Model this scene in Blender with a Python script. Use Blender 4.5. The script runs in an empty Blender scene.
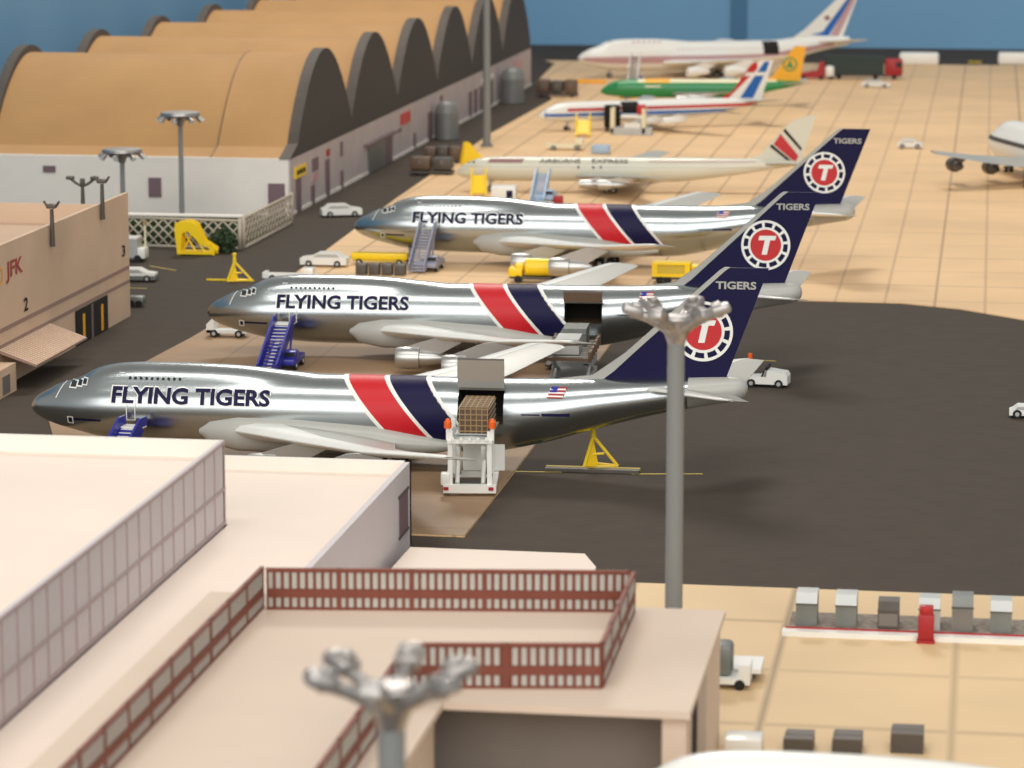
import bpy, bmesh, math, random
from mathutils import Vector, Matrix
random.seed(7)
PI = math.pi
SC = bpy.context.scene
COL = SC.collection
# ------------------------------------------------------------------ camera, world, lights, exposure
# One unit is one metre of the aircraft the 1:400 models stand for.
F, PITCH, YAW, HC = 3130.0, 0.1745, 0.151, 58.4
cd = bpy.data.cameras.new('camera'); cam = bpy.data.objects.new('camera', cd); COL.objects.link(cam)
cam.location = (0, 0, HC)
cam.rotation_euler = (PI/2 - PITCH, 0, YAW)
cd.sensor_width = 36.0; cd.lens = F/1024*36.0
cd.clip_start = 1.0; cd.clip_end = 3000
cd.dof.use_dof = True; cd.dof.focus_distance = 298.0; cd.dof.aperture_fstop = 0.16
SC.camera = cam
w = bpy.data.worlds.new('room_light'); SC.world = w; w.use_nodes = True
nt = w.node_tree; nt.nodes.clear()
wo = nt.nodes.new('ShaderNodeOutputWorld'); bg = nt.nodes.new('ShaderNodeBackground')
tc = nt.nodes.new('ShaderNodeTexCoord'); sx = nt.nodes.new('ShaderNodeSeparateXYZ'); rp = nt.nodes.new('ShaderNodeValToRGB')
nt.links.new(tc.outputs['Generated'], sx.inputs[0]); nt.links.new(sx.outputs['Z'], rp.inputs[0])
nt.links.new(rp.outputs[0], bg.inputs[0]); nt.links.new(bg.outputs[0], wo.inputs[0])
rp.color_ramp.elements[0].position = 0.0; rp.color_ramp.elements[0].color = (0.62, 0.63, 0.63, 1)
rp.color_ramp.elements[1].position = 1.0; rp.color_ramp.elements[1].color = (0.62, 0.59, 0.55, 1)
for ps, c in ((0.1, (0.76, 0.77, 0.77, 1)), (0.42, (0.80, 0.79, 0.77, 1)), (0.62, (0.76, 0.74, 0.70, 1))):
    e = rp.color_ramp.elements.new(ps); e.color = c
bg.inputs[1].default_value = 0.6

def area_light(name, loc, target, sx_, sy_, power, color):
    l = bpy.data.lights.new(name, 'AREA'); l.shape = 'RECTANGLE'; l.size = sx_; l.size_y = sy_
    l.energy = power; l.color = color
    o = bpy.data.objects.new(name, l); COL.objects.link(o); o.location = loc
    d = Vector(target) - Vector(loc); o.rotation_euler = d.to_track_quat('-Z', 'Y').to_euler()
    return o
area_light('ceiling_lamp_back', (-115, 690, 330), (-25, 330, 0), 120, 70, .85e6, (1.0, 0.93, 0.84))
area_light('ceiling_lamp_room', (-20, 130, 400), (-50, 300, 0), 420, 70, .75e6, (1.0, 0.97, 0.92))
area_light('room_wall_wash', (-20, -320, 260), (-60, 400, 0), 800, 360, 3.0e6, (1.0, 0.97, 0.93))
SC.view_settings.view_transform = 'Standard'; SC.view_settings.look = 'None'
SC.view_settings.gamma = 1.0; SC.view_settings.use_curve_mapping = False
SC.view_settings.exposure = -0.1

# ------------------------------------------------------------------ helpers
_fw = Vector((-math.sin(YAW)*math.cos(PITCH), math.cos(YAW)*math.cos(PITCH), -math.sin(PITCH)))
_rt = Vector((math.cos(YAW), math.sin(YAW), 0)); _up = _rt.cross(_fw)
def at(px, py, z=0.0):
    """where the thing seen at a photograph pixel stands, given its height above the table"""
    d = _fw*F + _rt*(px-512) - _up*(py-384); t = (z-HC)/d.z
    return (round(d.x*t, 1), round(d.y*t, 1))

def srgb(r, g, b):
    f = lambda c: (c/255/12.92) if c/255 <= .04045 else ((c/255+.055)/1.055)**2.4
    return (f(r), f(g), f(b), 1)
MATS = {}
def mat(name, col, rough=0.6, metal=0.0, var=0.0, scale=1.0, bump=0.0, spec=0.5, emit=None, coat=0.0):
    if name in MATS: return MATS[name]
    m = bpy.data.materials.new(name); m.use_nodes = True; n = m.node_tree; b = n.nodes['Principled BSDF']
    b.inputs['Base Color'].default_value = col; b.inputs['Roughness'].default_value = rough
    b.inputs['Metallic'].default_value = metal; b.inputs['Specular IOR Level'].default_value = spec
    b.inputs['Coat Weight'].default_value = coat
    tcn = n.nodes.new('ShaderNodeTexCoord'); nz = n.nodes.new('ShaderNodeTexNoise')
    nz.inputs['Scale'].default_value = scale; nz.inputs['Detail'].default_value = 4
    n.links.new(tcn.outputs['Object'], nz.inputs['Vector'])
    if var > 0:
        r = n.nodes.new('ShaderNodeValToRGB')
        r.color_ramp.elements[0].position = .3; r.color_ramp.elements[1].position = .7
        r.color_ramp.elements[0].color = tuple(c*(1-var) for c in col[:3])+(1,)
        r.color_ramp.elements[1].color = tuple(min(1, c*(1+var)) for c in col[:3])+(1,)
        n.links.new(nz.outputs['Fac'], r.inputs[0]); n.links.new(r.outputs[0], b.inputs['Base Color'])
    if bump > 0:
        bp = n.nodes.new('ShaderNodeBump'); bp.inputs['Strength'].default_value = bump; bp.inputs['Distance'].default_value = .2
        n.links.new(nz.outputs['Fac'], bp.inputs['Height']); n.links.new(bp.outputs[0], b.inputs['Normal'])
    MATS[name] = m; return m

def tiled(name, col, line, px_, ox, py_, oy, wd, var=.06):
    """a printed concrete sheet: slabs with darker joints, each joint of its own strength, and soft blotches"""
    m = bpy.data.materials.new(name); m.use_nodes = True; n = m.node_tree; b = n.nodes['Principled BSDF']
    b.inputs['Roughness'].default_value = .55; b.inputs['Specular IOR Level'].default_value = .3
    t = n.nodes.new('ShaderNodeTexCoord'); s = n.nodes.new('ShaderNodeSeparateXYZ'); n.links.new(t.outputs['Object'], s.inputs[0])
    def M(op, a, bb=None, c=None):
        q = n.nodes.new('ShaderNodeMath'); q.operation = op
        for i, v in enumerate((a, bb, c)):
            if v is None: continue
            if isinstance(v, (int, float)): q.inputs[i].default_value = v
            else: n.links.new(v, q.inputs[i])
        return q.outputs[0]
    def joint(c, p, o, wdt):
        u = M('DIVIDE', M('ADD', c, -o), p)
        dist = M('MULTIPLY', M('ABSOLUTE', M('SUBTRACT', u, M('ROUND', u))), p)
        cell = n.nodes.new('ShaderNodeTexWhiteNoise'); cell.noise_dimensions = '1D'; n.links.new(M('ROUND', u), cell.inputs['W'])
        k = M('SUBTRACT', 1.0, M('SMOOTH_MIN', M('DIVIDE', dist, wdt), 1.0, .2))
        return M('MULTIPLY', M('MAXIMUM', k, 0.0), M('MULTIPLY_ADD', cell.outputs['Value'], .6, .4))
    j = M('MAXIMUM', joint(s.outputs['X'], px_, ox, wd), M('MULTIPLY', joint(s.outputs['Y'], py_, oy, wd*1.6), .55))
    nz = n.nodes.new('ShaderNodeTexNoise'); nz.inputs['Scale'].default_value = .05; nz.inputs['Detail'].default_value = 5
    n.links.new(t.outputs['Object'], nz.inputs['Vector'])
    r = n.nodes.new('ShaderNodeValToRGB'); r.color_ramp.elements[0].position = .32; r.color_ramp.elements[1].position = .66
    r.color_ramp.elements[0].color = tuple(c*(1-var*2) for c in col[:3])+(1,); r.color_ramp.elements[1].color = tuple(min(1, c*(1+var)) for c in col[:3])+(1,)
    n.links.new(nz.outputs['Fac'], r.inputs[0])
    mx = n.nodes.new('ShaderNodeMix'); mx.data_type = 'RGBA'
    n.links.new(M('MULTIPLY', j, .85), mx.inputs['Factor']); n.links.new(r.outputs[0], mx.inputs['A']); mx.inputs['B'].default_value = line
    n.links.new(mx.outputs['Result'], b.inputs['Base Color']); return m

class MB:
    """collects shapes into one mesh; each face keeps its material"""
    def __init__(s): s.v = []; s.f = []; s.m = []; s.sm = []; s.mats = []
    def mi(s, m):
        if m not in s.mats: s.mats.append(m)
        return s.mats.index(m)
    def add(s, vs, fs, m, smooth=False, M=None):
        o = len(s.v); k = s.mi(m)
        for p in vs:
            p = Vector(p)
            s.v.append(M @ p if M else p)
        for f in fs: s.f.append(tuple(i+o for i in f)); s.m.append(k); s.sm.append(smooth)
        return s
    def box(s, c, d, m, rz=0, M=None, taper=(1, 1)):
        x, y, z = d[0]/2, d[1]/2, d[2]/2; tx, ty = taper
        vs = [(-x, -y, -z), (x, -y, -z), (x, y, -z), (-x, y, -z), (-x*tx, -y*ty, z), (x*tx, -y*ty, z), (x*tx, y*ty, z), (-x*tx, y*ty, z)]
        T = Matrix.Translation(c) @ Matrix.Rotation(rz, 4, 'Z')
        if M: T = M @ T
        return s.add(vs, [(3, 2, 1, 0), (4, 5, 6, 7), (0, 1, 5, 4), (1, 2, 6, 5), (2, 3, 7, 6), (3, 0, 4, 7)], m, M=T)
    def bb(s, x0, x1, y0, y1, z0, z1, m): return s.box(((x0+x1)/2, (y0+y1)/2, (z0+z1)/2), (x1-x0, y1-y0, z1-z0), m)
    def rbox(s, c, d, m, r=.1, rz=0, M=None):
        """box with rounded (chamfered) edges"""
        b = bmesh.new(); bmesh.ops.create_cube(b, size=1)
        for v in b.verts: v.co = Vector((v.co.x*d[0], v.co.y*d[1], v.co.z*d[2]))
        bmesh.ops.bevel(b, geom=b.edges[:]+b.verts[:], offset=r, segments=2, affect='EDGES', profile=.5)
        b.verts.index_update(); T = Matrix.Translation(c) @ Matrix.Rotation(rz, 4, 'Z')
        if M: T = M @ T
        s.add([v.co.copy() for v in b.verts], [[v.index for v in f.verts] for f in b.faces], m, True, T); b.free(); return s
    def tube(s, pts, rs, m, n=10, cap=True):
        pts = [Vector(p) for p in pts]
        if not hasattr(rs, '__len__'): rs = [rs]*len(pts)
        rings = []
        d0 = (pts[1]-pts[0]).normalized(); ref = Vector((0, 0, 1)) if abs(d0.z) < .9 else Vector((0, 1, 0))
        for i, p in enumerate(pts):
            a = pts[max(i-1, 0)]; c = pts[min(i+1, len(pts)-1)]; d = (c-a).normalized()
            u = d.cross(ref).normalized(); v = u.cross(d)
            rings.append([p + (u*math.cos(t)+v*math.sin(t))*rs[i] for t in (2*PI*k/n for k in range(n))])
        return s.loft(rings, m, cap)
    def loft(s, rings, m, cap=True, smooth=True):
        n = len(rings[0]); vs = [p for r in rings for p in r]; fs = []
        for i in range(len(rings)-1):
            for k in range(n):
                a, b = i*n+k, i*n+(k+1) % n; fs.append((a, a+n, b+n, b))
        s.add(vs, fs, m, smooth)
        if cap:
            s.add(rings[0], [tuple(range(n))], m); s.add(rings[-1], [tuple(reversed(range(n)))], m)
        return s
    def cyl(s, c, r, h, m, n=20, r2=None): return s.tube([c, (c[0], c[1], c[2]+h)], [r, r if r2 is None else r2], m, n)
    def disc(s, c, axis, r, t, m, n=16):
        a = Vector(axis).normalized(); c = Vector(c); return s.tube([c-a*t/2, c+a*t/2], r, m, n)
    def lathe(s, prof, m, c=(0, 0, 0), n=20, axis='Z'):
        rings = []
        for r, h in prof:
            if axis == 'Z': rings.append([Vector((c[0]+r*math.cos(t), c[1]+r*math.sin(t), c[2]+h)) for t in (2*PI*k/n for k in range(n))])
            else: rings.append([Vector((c[0]+h, c[1]+r*math.cos(t), c[2]+r*math.sin(t))) for t in (2*PI*k/n for k in range(n))])
        return s.loft(rings, m)
    def prism(s, poly, ax, a, b, m):
        """poly in the two other axes (in xyz order), pushed from a to b along ax"""
        def P(p, h):
            q = list(p); q.insert({'x': 0, 'y': 1, 'z': 2}[ax], h); return tuple(q)
        n = len(poly); vs = [P(p, a) for p in poly]+[P(p, b) for p in poly]
        fs = [tuple(range(n)), tuple(reversed(range(n, 2*n)))]+[(i, i+n, (i+1) % n+n, (i+1) % n) for i in range(n)]
        return s.add(vs, fs, m)
    def build(s, name, parent=None, loc=None, rz=0):
        me = bpy.data.meshes.new(name); me.from_pydata([tuple(v) for v in s.v], [], s.f)
        for m in s.mats: me.materials.append(m)
        me.polygons.foreach_set('material_index', s.m); me.polygons.foreach_set('use_smooth', s.sm)
        b = bmesh.new(); b.from_mesh(me); bmesh.ops.remove_doubles(b, verts=b.verts, dist=1e-4)
        bmesh.ops.recalc_face_normals(b, faces=b.faces); 
        for e in b.edges:
            if len(e.link_faces) == 2 and e.calc_face_angle(0) > .7: e.smooth = False
        b.to_mesh(me); b.free(); me.update()
        o = bpy.data.objects.new(name, me); COL.objects.link(o)
        if parent: o.parent = parent
        if loc: o.location = loc
        o.rotation_euler.z = rz
        return o

def tag(o, label, cat, group=None, kind=None):
    o['label'] = label; o['category'] = cat
    if group: o['group'] = group
    if kind: o['kind'] = kind
    return o
def thing(name, label, cat, loc, rz=0, group=None):
    o = bpy.data.objects.new(name, None); COL.objects.link(o); o.empty_display_size = .5
    o.location = (loc[0], loc[1], loc[2] if len(loc) > 2 else 0); o.rotation_euler.z = rz
    return tag(o, label, cat, group)
def struct(o): o['kind'] = 'structure'; return o
def dup(o, label, loc, rz=None, group=None):
    def cp(a, parent):
        c = a.copy(); COL.objects.link(c)
        if parent: c.parent = parent
        for ch in list(a.children): cp(ch, c)
        return c
    c = cp(o, None); c.location = loc; c['label'] = label
    if rz is not None: c.rotation_euler.z = rz
    if group: c['group'] = group
    return c

# 2-D lettering -> list of (verts, faces)
def glyphs(txt, size, bold=0.0, sx=1.0):
    c = bpy.data.curves.new('lettering', 'FONT'); c.body = txt; c.size = size; c.offset = bold; c.resolution_u = 3
    c.align_x = 'CENTER'; c.align_y = 'CENTER'; c.fill_mode = 'FRONT'
    o = bpy.data.objects.new('lettering', c); COL.objects.link(o)
    dg = bpy.context.evaluated_depsgraph_get(); me = o.evaluated_get(dg).to_mesh()
    vs = [(v.co.x*sx, v.co.y) for v in me.vertices]; fs = [tuple(p.vertices) for p in me.polygons]
    o.evaluated_get(dg).to_mesh_clear(); bpy.data.objects.remove(o); bpy.data.curves.remove(c)
    xs = [v[0] for v in vs]; ys = [v[1] for v in vs]; cx = (min(xs)+max(xs))/2; cy = (min(ys)+max(ys))/2
    return [(x-cx, y-cy) for x, y in vs], fs
def fit_text(txt, width, height, bold=0.0):
    vs, fs = glyphs(txt, 1.0, bold); xs = [v[0] for v in vs]; ys = [v[1] for v in vs]
    kx = width/(max(xs)-min(xs)); ky = height/(max(ys)-min(ys))
    return [(x*kx, y*ky) for x, y in vs], fs

# ------------------------------------------------------------------ materials
M_asph = mat('asphalt_paper', srgb(76, 68, 60), .8, var=.06, scale=.35, bump=.15, spec=.15)
M_beige = tiled('concrete_sheet', srgb(238, 200, 152), srgb(132, 102, 78), 6.25, -6.0, 13.8, 200.7, .3, .05)
M_near = tiled('near_concrete_sheet', srgb(222, 192, 148), srgb(112, 92, 70), 12.6, -13.9, 13.8, 200.7, .42, .05)
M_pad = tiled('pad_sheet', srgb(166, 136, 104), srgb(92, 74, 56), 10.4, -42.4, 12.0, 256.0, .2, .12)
M_wall = mat('blue_wall_paint', srgb(126, 176, 214), .8, var=.04, scale=.02, bump=.05)
M_wall2 = mat('dark_blue_paint', srgb(84, 132, 168), .8, var=.03, scale=.02)
M_white = mat('white_card', srgb(238, 232, 222), .6, var=.02, scale=.3)
M_roof = mat('roof_card', srgb(240, 224, 210), .7, var=.025, scale=.08)
M_lilac = mat('lilac_card', srgb(205, 198, 200), .6, var=.03, scale=.1)
M_latt = mat('lattice_line', srgb(178, 160, 160), .6)
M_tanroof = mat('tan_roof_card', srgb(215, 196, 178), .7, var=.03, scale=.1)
M_brick = mat('brown_railing', srgb(122, 62, 46), .6, var=.1, scale=1.0)
M_pane = mat('railing_pane', srgb(180, 180, 172), .4)
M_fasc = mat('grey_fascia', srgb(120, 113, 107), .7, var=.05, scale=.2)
M_board = mat('cardboard', srgb(192, 147, 94), .75, var=.05, scale=.12, bump=.1)
M_black = mat('black_foam_board', srgb(62, 58, 55), .7, var=.05, scale=.6, bump=.1)
M_blackedge = mat('dark_foam_edge', srgb(88, 80, 73), .7, var=.1, scale=.5)
M_silver = mat('polished_metal', (.43, .47, .48, 1), .25, metal=1.0, var=.05, scale=.25)
M_silver2 = mat('satin_metal', (.5, .5, .485, 1), .35, metal=.9, var=.05, scale=.3)
M_grey = mat('grey_wing_paint', srgb(174, 174, 168), .35, var=.03, scale=.3)
M_wgrey = mat('white_paint', srgb(238, 238, 232), .35, coat=.2)
M_navy = mat('navy_paint', srgb(20, 17, 60), .5, spec=.2)
M_red = mat('red_paint', srgb(200, 28, 38), .45, spec=.35)
M_lred = mat('logo_red', srgb(196, 38, 42), .45)
M_rubber = mat('black_rubber', srgb(28, 28, 28), .8)
M_dark = mat('dark_interior', srgb(30, 26, 24), .9)
M_pewter = mat('pewter', (.42, .40, .385, 1), .42, metal=.85, var=.2, scale=1.5, bump=.3)
M_pole = mat('grey_pole_paint', srgb(132, 134, 132), .5)
M_yel = mat('yellow_plastic', srgb(250, 212, 20), .4, coat=.2)
M_yel2 = mat('yellow_line', srgb(205, 180, 60), .6)
M_org = mat('orange_beacon', srgb(235, 100, 30), .35)
M_blue = mat('blue_plastic', srgb(40, 45, 150), .35, coat=.2)
M_lav = mat('grey_lavender_plastic', srgb(150, 152, 172), .4)
M_lblue = mat('pale_blue_plastic', srgb(165, 190, 215), .4)
M_brown = mat('brown_metal', srgb(105, 84, 66), .5)
M_cargo = mat('cargo_brown', srgb(96, 74, 54), .7, var=.2, scale=1.2)
M_net = mat('cargo_net', srgb(165, 138, 98), .6)
M_cont = mat('grey_container', srgb(120, 124, 120), .45, metal=.3, var=.1, scale=.8)
M_contl = mat('light_container', srgb(185, 188, 186), .4, metal=.3, var=.06, scale=.8)
M_contd = mat('dark_container', srgb(88, 82, 76), .5, metal=.2, var=.15, scale=.8)
M_green = mat('airline_green', srgb(32, 140, 78), .35, coat=.3)
M_gold = mat('airline_gold', srgb(250, 180, 30), .4)
M_cream = mat('cream_paint', srgb(240, 232, 196), .4)
M_aqua = mat('airline_blue', srgb(30, 100, 180), .4)
M_pink = mat('mauve_paint', srgb(196, 156, 160), .4)
M_bush = mat('bush_green', srgb(48, 66, 40), .9, var=.4, scale=1.5)
M_cream2 = mat('dc_white', srgb(216, 214, 196), .35, coat=.2)
M_maroon = mat('maroon_paint', srgb(150, 110, 110), .4)
M_dred = mat('deep_red', srgb(165, 30, 36), .45)
M_glass = mat('dark_glass', srgb(34, 38, 44), .15)
M_tan = mat('tan_printed_wall', srgb(216, 188, 160), .7, var=.13, scale=.07)
M_tanin = mat('tan_inner_card', srgb(206, 176, 150), .8, var=.05, scale=.1)
M_corr = mat('corrugated_grey', srgb(132, 134, 132), .5, metal=.3)
M_gravel = mat('gravel_strip', srgb(140, 128, 116), .8, var=.35, scale=2.5, bump=.5)
M_mauve = mat('mauve_print', srgb(120, 98, 104), .6)
M_print = mat('printed_facade', srgb(190, 180, 180), .65, var=.06, scale=.25)
M_truckg = mat('truck_green', srgb(30, 50, 44), .5)

# ------------------------------------------------------------------ setting
GB = 0.15                      # top of the beige sheets laid on the black board
f = MB(); f.bb(-340, 200, 90, 868, -3, 0, M_asph); struct(f.build('floor'))
def sheet(name, pts, m, z1=GB, z0=0.0):
    b = MB(); b.prism(pts, 'z', z0, z1, m); return struct(b.build(name))
sheet('concrete_apron', [(-114, 806), (-110, 796), (-106, 735), (-95.5, 687), (-96.5, 607), (-94.2, 494), (-91, 395), (-91.5, 352), (-92.3, 335), (-93.0, 300), (-78, 258), (-70, 254), (-42.6, 253.4),
       (-42.4, 296.8), (-42.4, 361.5), (-41.8, 392.5), (-28, 393), (-10.3, 392.3), (-3, 388.5), (5, 380.6), (20, 378), (110, 378), (110, 806)], M_beige)
# parking pads under the first aircraft: browner print, partly shading put in the colour
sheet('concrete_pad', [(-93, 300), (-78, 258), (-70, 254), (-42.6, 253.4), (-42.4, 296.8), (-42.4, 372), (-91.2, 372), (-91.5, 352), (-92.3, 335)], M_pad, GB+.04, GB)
sheet('near_concrete_apron', [(-30, 239), (110, 239), (110, 120), (-30, 120)], M_near)
b = MB(); b.bb(-420, 260, 868, 872, -3, 150, M_wall); struct(b.build('wall_back'))
b = MB(); b.bb(-176, -172, 300, 868, 0, 90, M_wall); struct(b.build('wall_left'))
b = MB(); b.bb(-71.0, -66.5, 867.2, 868, 0, 150, M_wall2); struct(b.build('trim_1'))
# painted lines
def line(px0, py0, px1, py1, wd=.25, lift=.03, base=0.0):
    a = Vector(at(px0, py0)); c = Vector(at(px1, py1)); d = (c-a).normalized(); n = Vector((-d.y, d.x))*wd/2
    q = MB(); q.prism([tuple(a-n), tuple(c-n), tuple(c+n), tuple(a+n)], 'z', base, base+lift, M_yel2); return struct(q.build('painted_line'))
line(506, 471.5, 562, 472); line(632, 474, 703, 474); line(729, 359.5, 776, 361); line(150, 266, 176, 270.5); line(128, 288, 147, 288.5)

# ------------------------------------------------------------------ aircraft
def lerp(tab, x):
    """smooth interpolation of rows (x, a, b, ...)"""
    n = len(tab)
    if x <= tab[0][0]: return tab[0][1:]
    if x >= tab[-1][0]: return tab[-1][1:]
    for i in range(n-1):
        if tab[i][0] <= x <= tab[i+1][0]: break
    def tang(j, c):
        if j == 0: return (tab[1][c]-tab[0][c])/(tab[1][0]-tab[0][0])
        if j == n-1: return (tab[-1][c]-tab[-2][c])/(tab[-1][0]-tab[-2][0])
        a = (tab[j][c]-tab[j-1][c])/(tab[j][0]-tab[j-1][0]); d = (tab[j+1][c]-tab[j][c])/(tab[j+1][0]-tab[j][0])
        return 0 if a*d <= 0 else 2*a*d/(a+d)
    h = tab[i+1][0]-tab[i][0]; t = (x-tab[i][0])/h; out = []
    for c in range(1, len(tab[0])):
        p, q = tab[i][c], tab[i+1][c]; m0, m1 = tang(i, c)*h, tang(i+1, c)*h
        out.append((2*t**3-3*t*t+1)*p+(t**3-2*t*t+t)*m0+(-2*t**3+3*t*t)*q+(t**3-t*t)*m1)
    return out

class Hull:
    """fuselage surface: rows of (x, centre height, half width, half height, hump height)"""
    def __init__(s, tab, ox, lobe=2.25): s.t = tab; s.ox = ox; s.lobe = lobe
    def r(s, x, th):
        zc, wd, h, e = lerp(s.t, x); c, q = math.cos(th), math.sin(th)
        r = 1/math.sqrt((c/max(wd, .01))**2+(q/max(h, .01))**2)
        if e > .02 and q > 0:
            R = min(s.lobe, h*.8); k = h+e-R; disc = R*R-(k*c)**2
            if disc > 0:
                r2 = k*q+math.sqrt(disc); a, bq = max(r, r2), min(r, r2); r = a+max(0, .35-(a-bq))**2*.35
        return r, zc
    def p(s, x, th, off=0.0):
        r, zc = s.r(x, th); r += off
        return Vector((x-s.ox, -r*math.cos(th), zc+r*math.sin(th)))
    def side(s, x, z, sd=1, off=.05):
        """point of the skin at height z, sd=1 the left (near) side"""
        lo, hi = -PI/2, PI/2
        for _ in range(22):
            m = (lo+hi)/2
            if s.p(x, m).z < z: lo = m
            else: hi = m
        v = s.p(x, (lo+hi)/2, off); v.y *= sd; return v
    def loft(s, mb, m, xs, nth=48, hole=None, cap=True):
        ths = [2*PI*k/nth for k in range(nth)]; vs = []; fs = []
        for x in xs: vs += [s.p(x, t) for t in ths]
        for i in range(len(xs)-1):
            for k in range(nth):
                if hole and hole[0]-.01 <= xs[i] and xs[i+1] <= hole[1]+.01 and hole[2] <= (k if k < nth/2 else k-nth) < hole[3]: continue
                a, b_ = i*nth+k, i*nth+(k+1) % nth; fs.append((a, b_, b_+nth, a+nth))
        mb.add(vs, fs, m, True)
        if cap:
            mb.add(vs[:nth], [tuple(range(nth))], m, True); mb.add(vs[-nth:], [tuple(range(nth))], m, True)
    def decal(s, mb, vs, fs, m, sides=(1,), off=.05, step=.35, mirror_text=False):
        """flat shape in (x, z) wrapped on the skin"""
        b = bmesh.new(); vv = [b.verts.new((x, 0, z)) for x, z in vs]
        for q in fs:
            try: b.faces.new([vv[i] for i in q])
            except ValueError: pass
        z0 = min(v[1] for v in vs); z1 = max(v[1] for v in vs); z = z0+step
        while z < z1-.02:
            bmesh.ops.bisect_plane(b, geom=b.verts[:]+b.edges[:]+b.faces[:], plane_co=(0, 0, z), plane_no=(0, 0, 1)); z += step
        xa = min(v[0] for v in vs); xb = max(v[0] for v in vs)
        if xb-xa > 2.5 and len(fs) == 1:
            z = xa+1.0
            while z < xb-.05: bmesh.ops.bisect_plane(b, geom=b.verts[:]+b.edges[:]+b.faces[:], plane_co=(z, 0, 0), plane_no=(1, 0, 0)); z += 1.0
        b.verts.index_update(); co = [(v.co.x, v.co.z) for v in b.verts]; ff = [[v.index for v in q.verts] for q in b.faces]; b.free()
        for sd in sides:
            if mirror_text and sd < 0: pts = [s.side(xa+xb-x, z, sd, off) for x, z in co]
            else: pts = [s.side(x, z, sd, off) for x, z in co]
            mb.add(pts, ff, m, True)
    def rect(s, mb, x0, x1, z0, z1, m, sides=(1,), off=.05, shear=0):
        s.decal(mb, [(x0, z0), (x1, z0), (x1+shear, z1), (x0+shear, z1)], [(0, 1, 2, 3)], m, sides, off)
    def band(s, mb, x0, x1, lean, th0, m, off=.05, n=26, th1=None):
        """a stripe over the top, from angle th0 on one side to th0 on the other, leaning forward as it climbs"""
        ths = [th0+(PI-2*th0)*k/n for k in range(n+1)] if th1 is None else [th0+(th1-th0)*k/n for k in range(n+1)]
        vs = []; J = max(4, int((x1-x0)/1.2))
        for t in ths:
            z = s.p((x0+x1)/2, t).z
            for j in range(J+1):
                x = x0+(x1-x0)*j/J + lean*(z); vs.append(s.p(x, t, off))
        fs = [(i*(J+1)+j, i*(J+1)+j+1, (i+1)*(J+1)+j+1, (i+1)*(J+1)+j) for i in range(n) for j in range(J)]
        mb.add(vs, fs, m, True)

def airfoil(le, ch, th, n=9):
    """ring of points of one wing section: leading edge point, chord, thickness"""
    up, lo = [], []
    for i in range(n):
        t = (1-math.cos(PI*i/(n-1)))/2
        y = 5*th*(.2969*math.sqrt(t)-.126*t-.3516*t*t+.2843*t**3-.1036*t**4)*ch+.02
        d = -.05*t*ch; up.append(Vector((le[0]+t*ch, le[1], le[2]+y+d))); lo.append(Vector((le[0]+t*ch, le[1], le[2]-y*.8+d)))
    return up+list(reversed(lo))

def wing(secs, side, ox, m, mtop=None, name='wing', parent=None, edge=None):
    rings = [airfoil((x-ox, y*side, z), c, t) for x, y, z, c, t in secs]
    b = MB(); b.loft(rings, m)
    if edge:   # bare metal leading edge
        lead = [[r[i] + Vector((-.06, 0, .03 if i < 9 else -.03)) for i in (0, 1, 2, 3)]+[r[i]+Vector((-.06, 0, -.03)) for i in (14, 15, 16, 17)] for r in rings]
        b.loft(lead, edge)
    return b.build(name, parent)

def engine(mb_parent, x, y, z, ox, m1, m2, k=1.0, name='engine', wingz=0, L=5.6, R=1.2):
    b = MB(); c = (x-ox, y, z)
    b.lathe([(R*.78*k, .15*k), (R*.9*k, 0), (R*k, .35*k), (R*1.04*k, 1.3*k), (R*.98*k, L*.47*k), (R*.88*k, L*.48*k)], m1, c, 22, 'X')
    b.lathe([(R*.74*k, L*.46*k), (R*.72*k, L*.62*k), (R*.5*k, L*.9*k), (R*.3*k, L*k), (.1*k, L*1.02*k)], m2, c, 20, 'X')
    b.disc((c[0]+.3*k, c[1], c[2]), (1, 0, 0), R*.8*k, .05, M_dark, 18)
    b.lathe([(.02, 0), (.22*k, .2*k), (.3*k, .45*k)], m2, (c[0]+.1*k, c[1], c[2]), 12, 'X')
    e = b.build(name, mb_parent)
    p = MB(); zt = wingz
    p.prism([(c[0]+.9*k, z+R*.95*k), (c[0]+L*.9*k, z+R*.45*k), (c[0]+L*1.4*k, zt-.25), (c[0]+L*.98*k, zt+.12), (c[0]+L*.8*k, zt)], 'y', y-.16, y+.16, m2)
    p.build('pylon', e); return e

def wheels(b, x, y, zc, r=.6, wd=.45): b.disc((x, y, zc), (0, 1, 0), r, wd, M_rubber, 14); b.disc((x, y, zc), (0, 1, 0), r*.45, wd+.05, M_contl, 10)

def gear(parent, x, y, ztop, ox, name, axles=((-.75,), (.75,)), r=.62):
    b = MB(); b.cyl((x-ox, y, r), .22, ztop-r, M_contl, 10)
    b.tube([(x-ox+.1, y, r+1.0), (x-ox+1.6, y, ztop)], .12, M_contl, 8)
    for (dx,) in axles:
        b.tube([(x-ox+dx, y-.55, r), (x-ox+dx, y+.55, r)], .12, M_contl, 8)
        for dy in (-.5, .5): wheels(b, x-ox+dx, y+dy, r, r)
    if len(axles) > 1: b.box((x-ox, y, r), (abs(axles[0][0])*2, .2, .25), M_contl)
    return b.build(name, parent)

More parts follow.
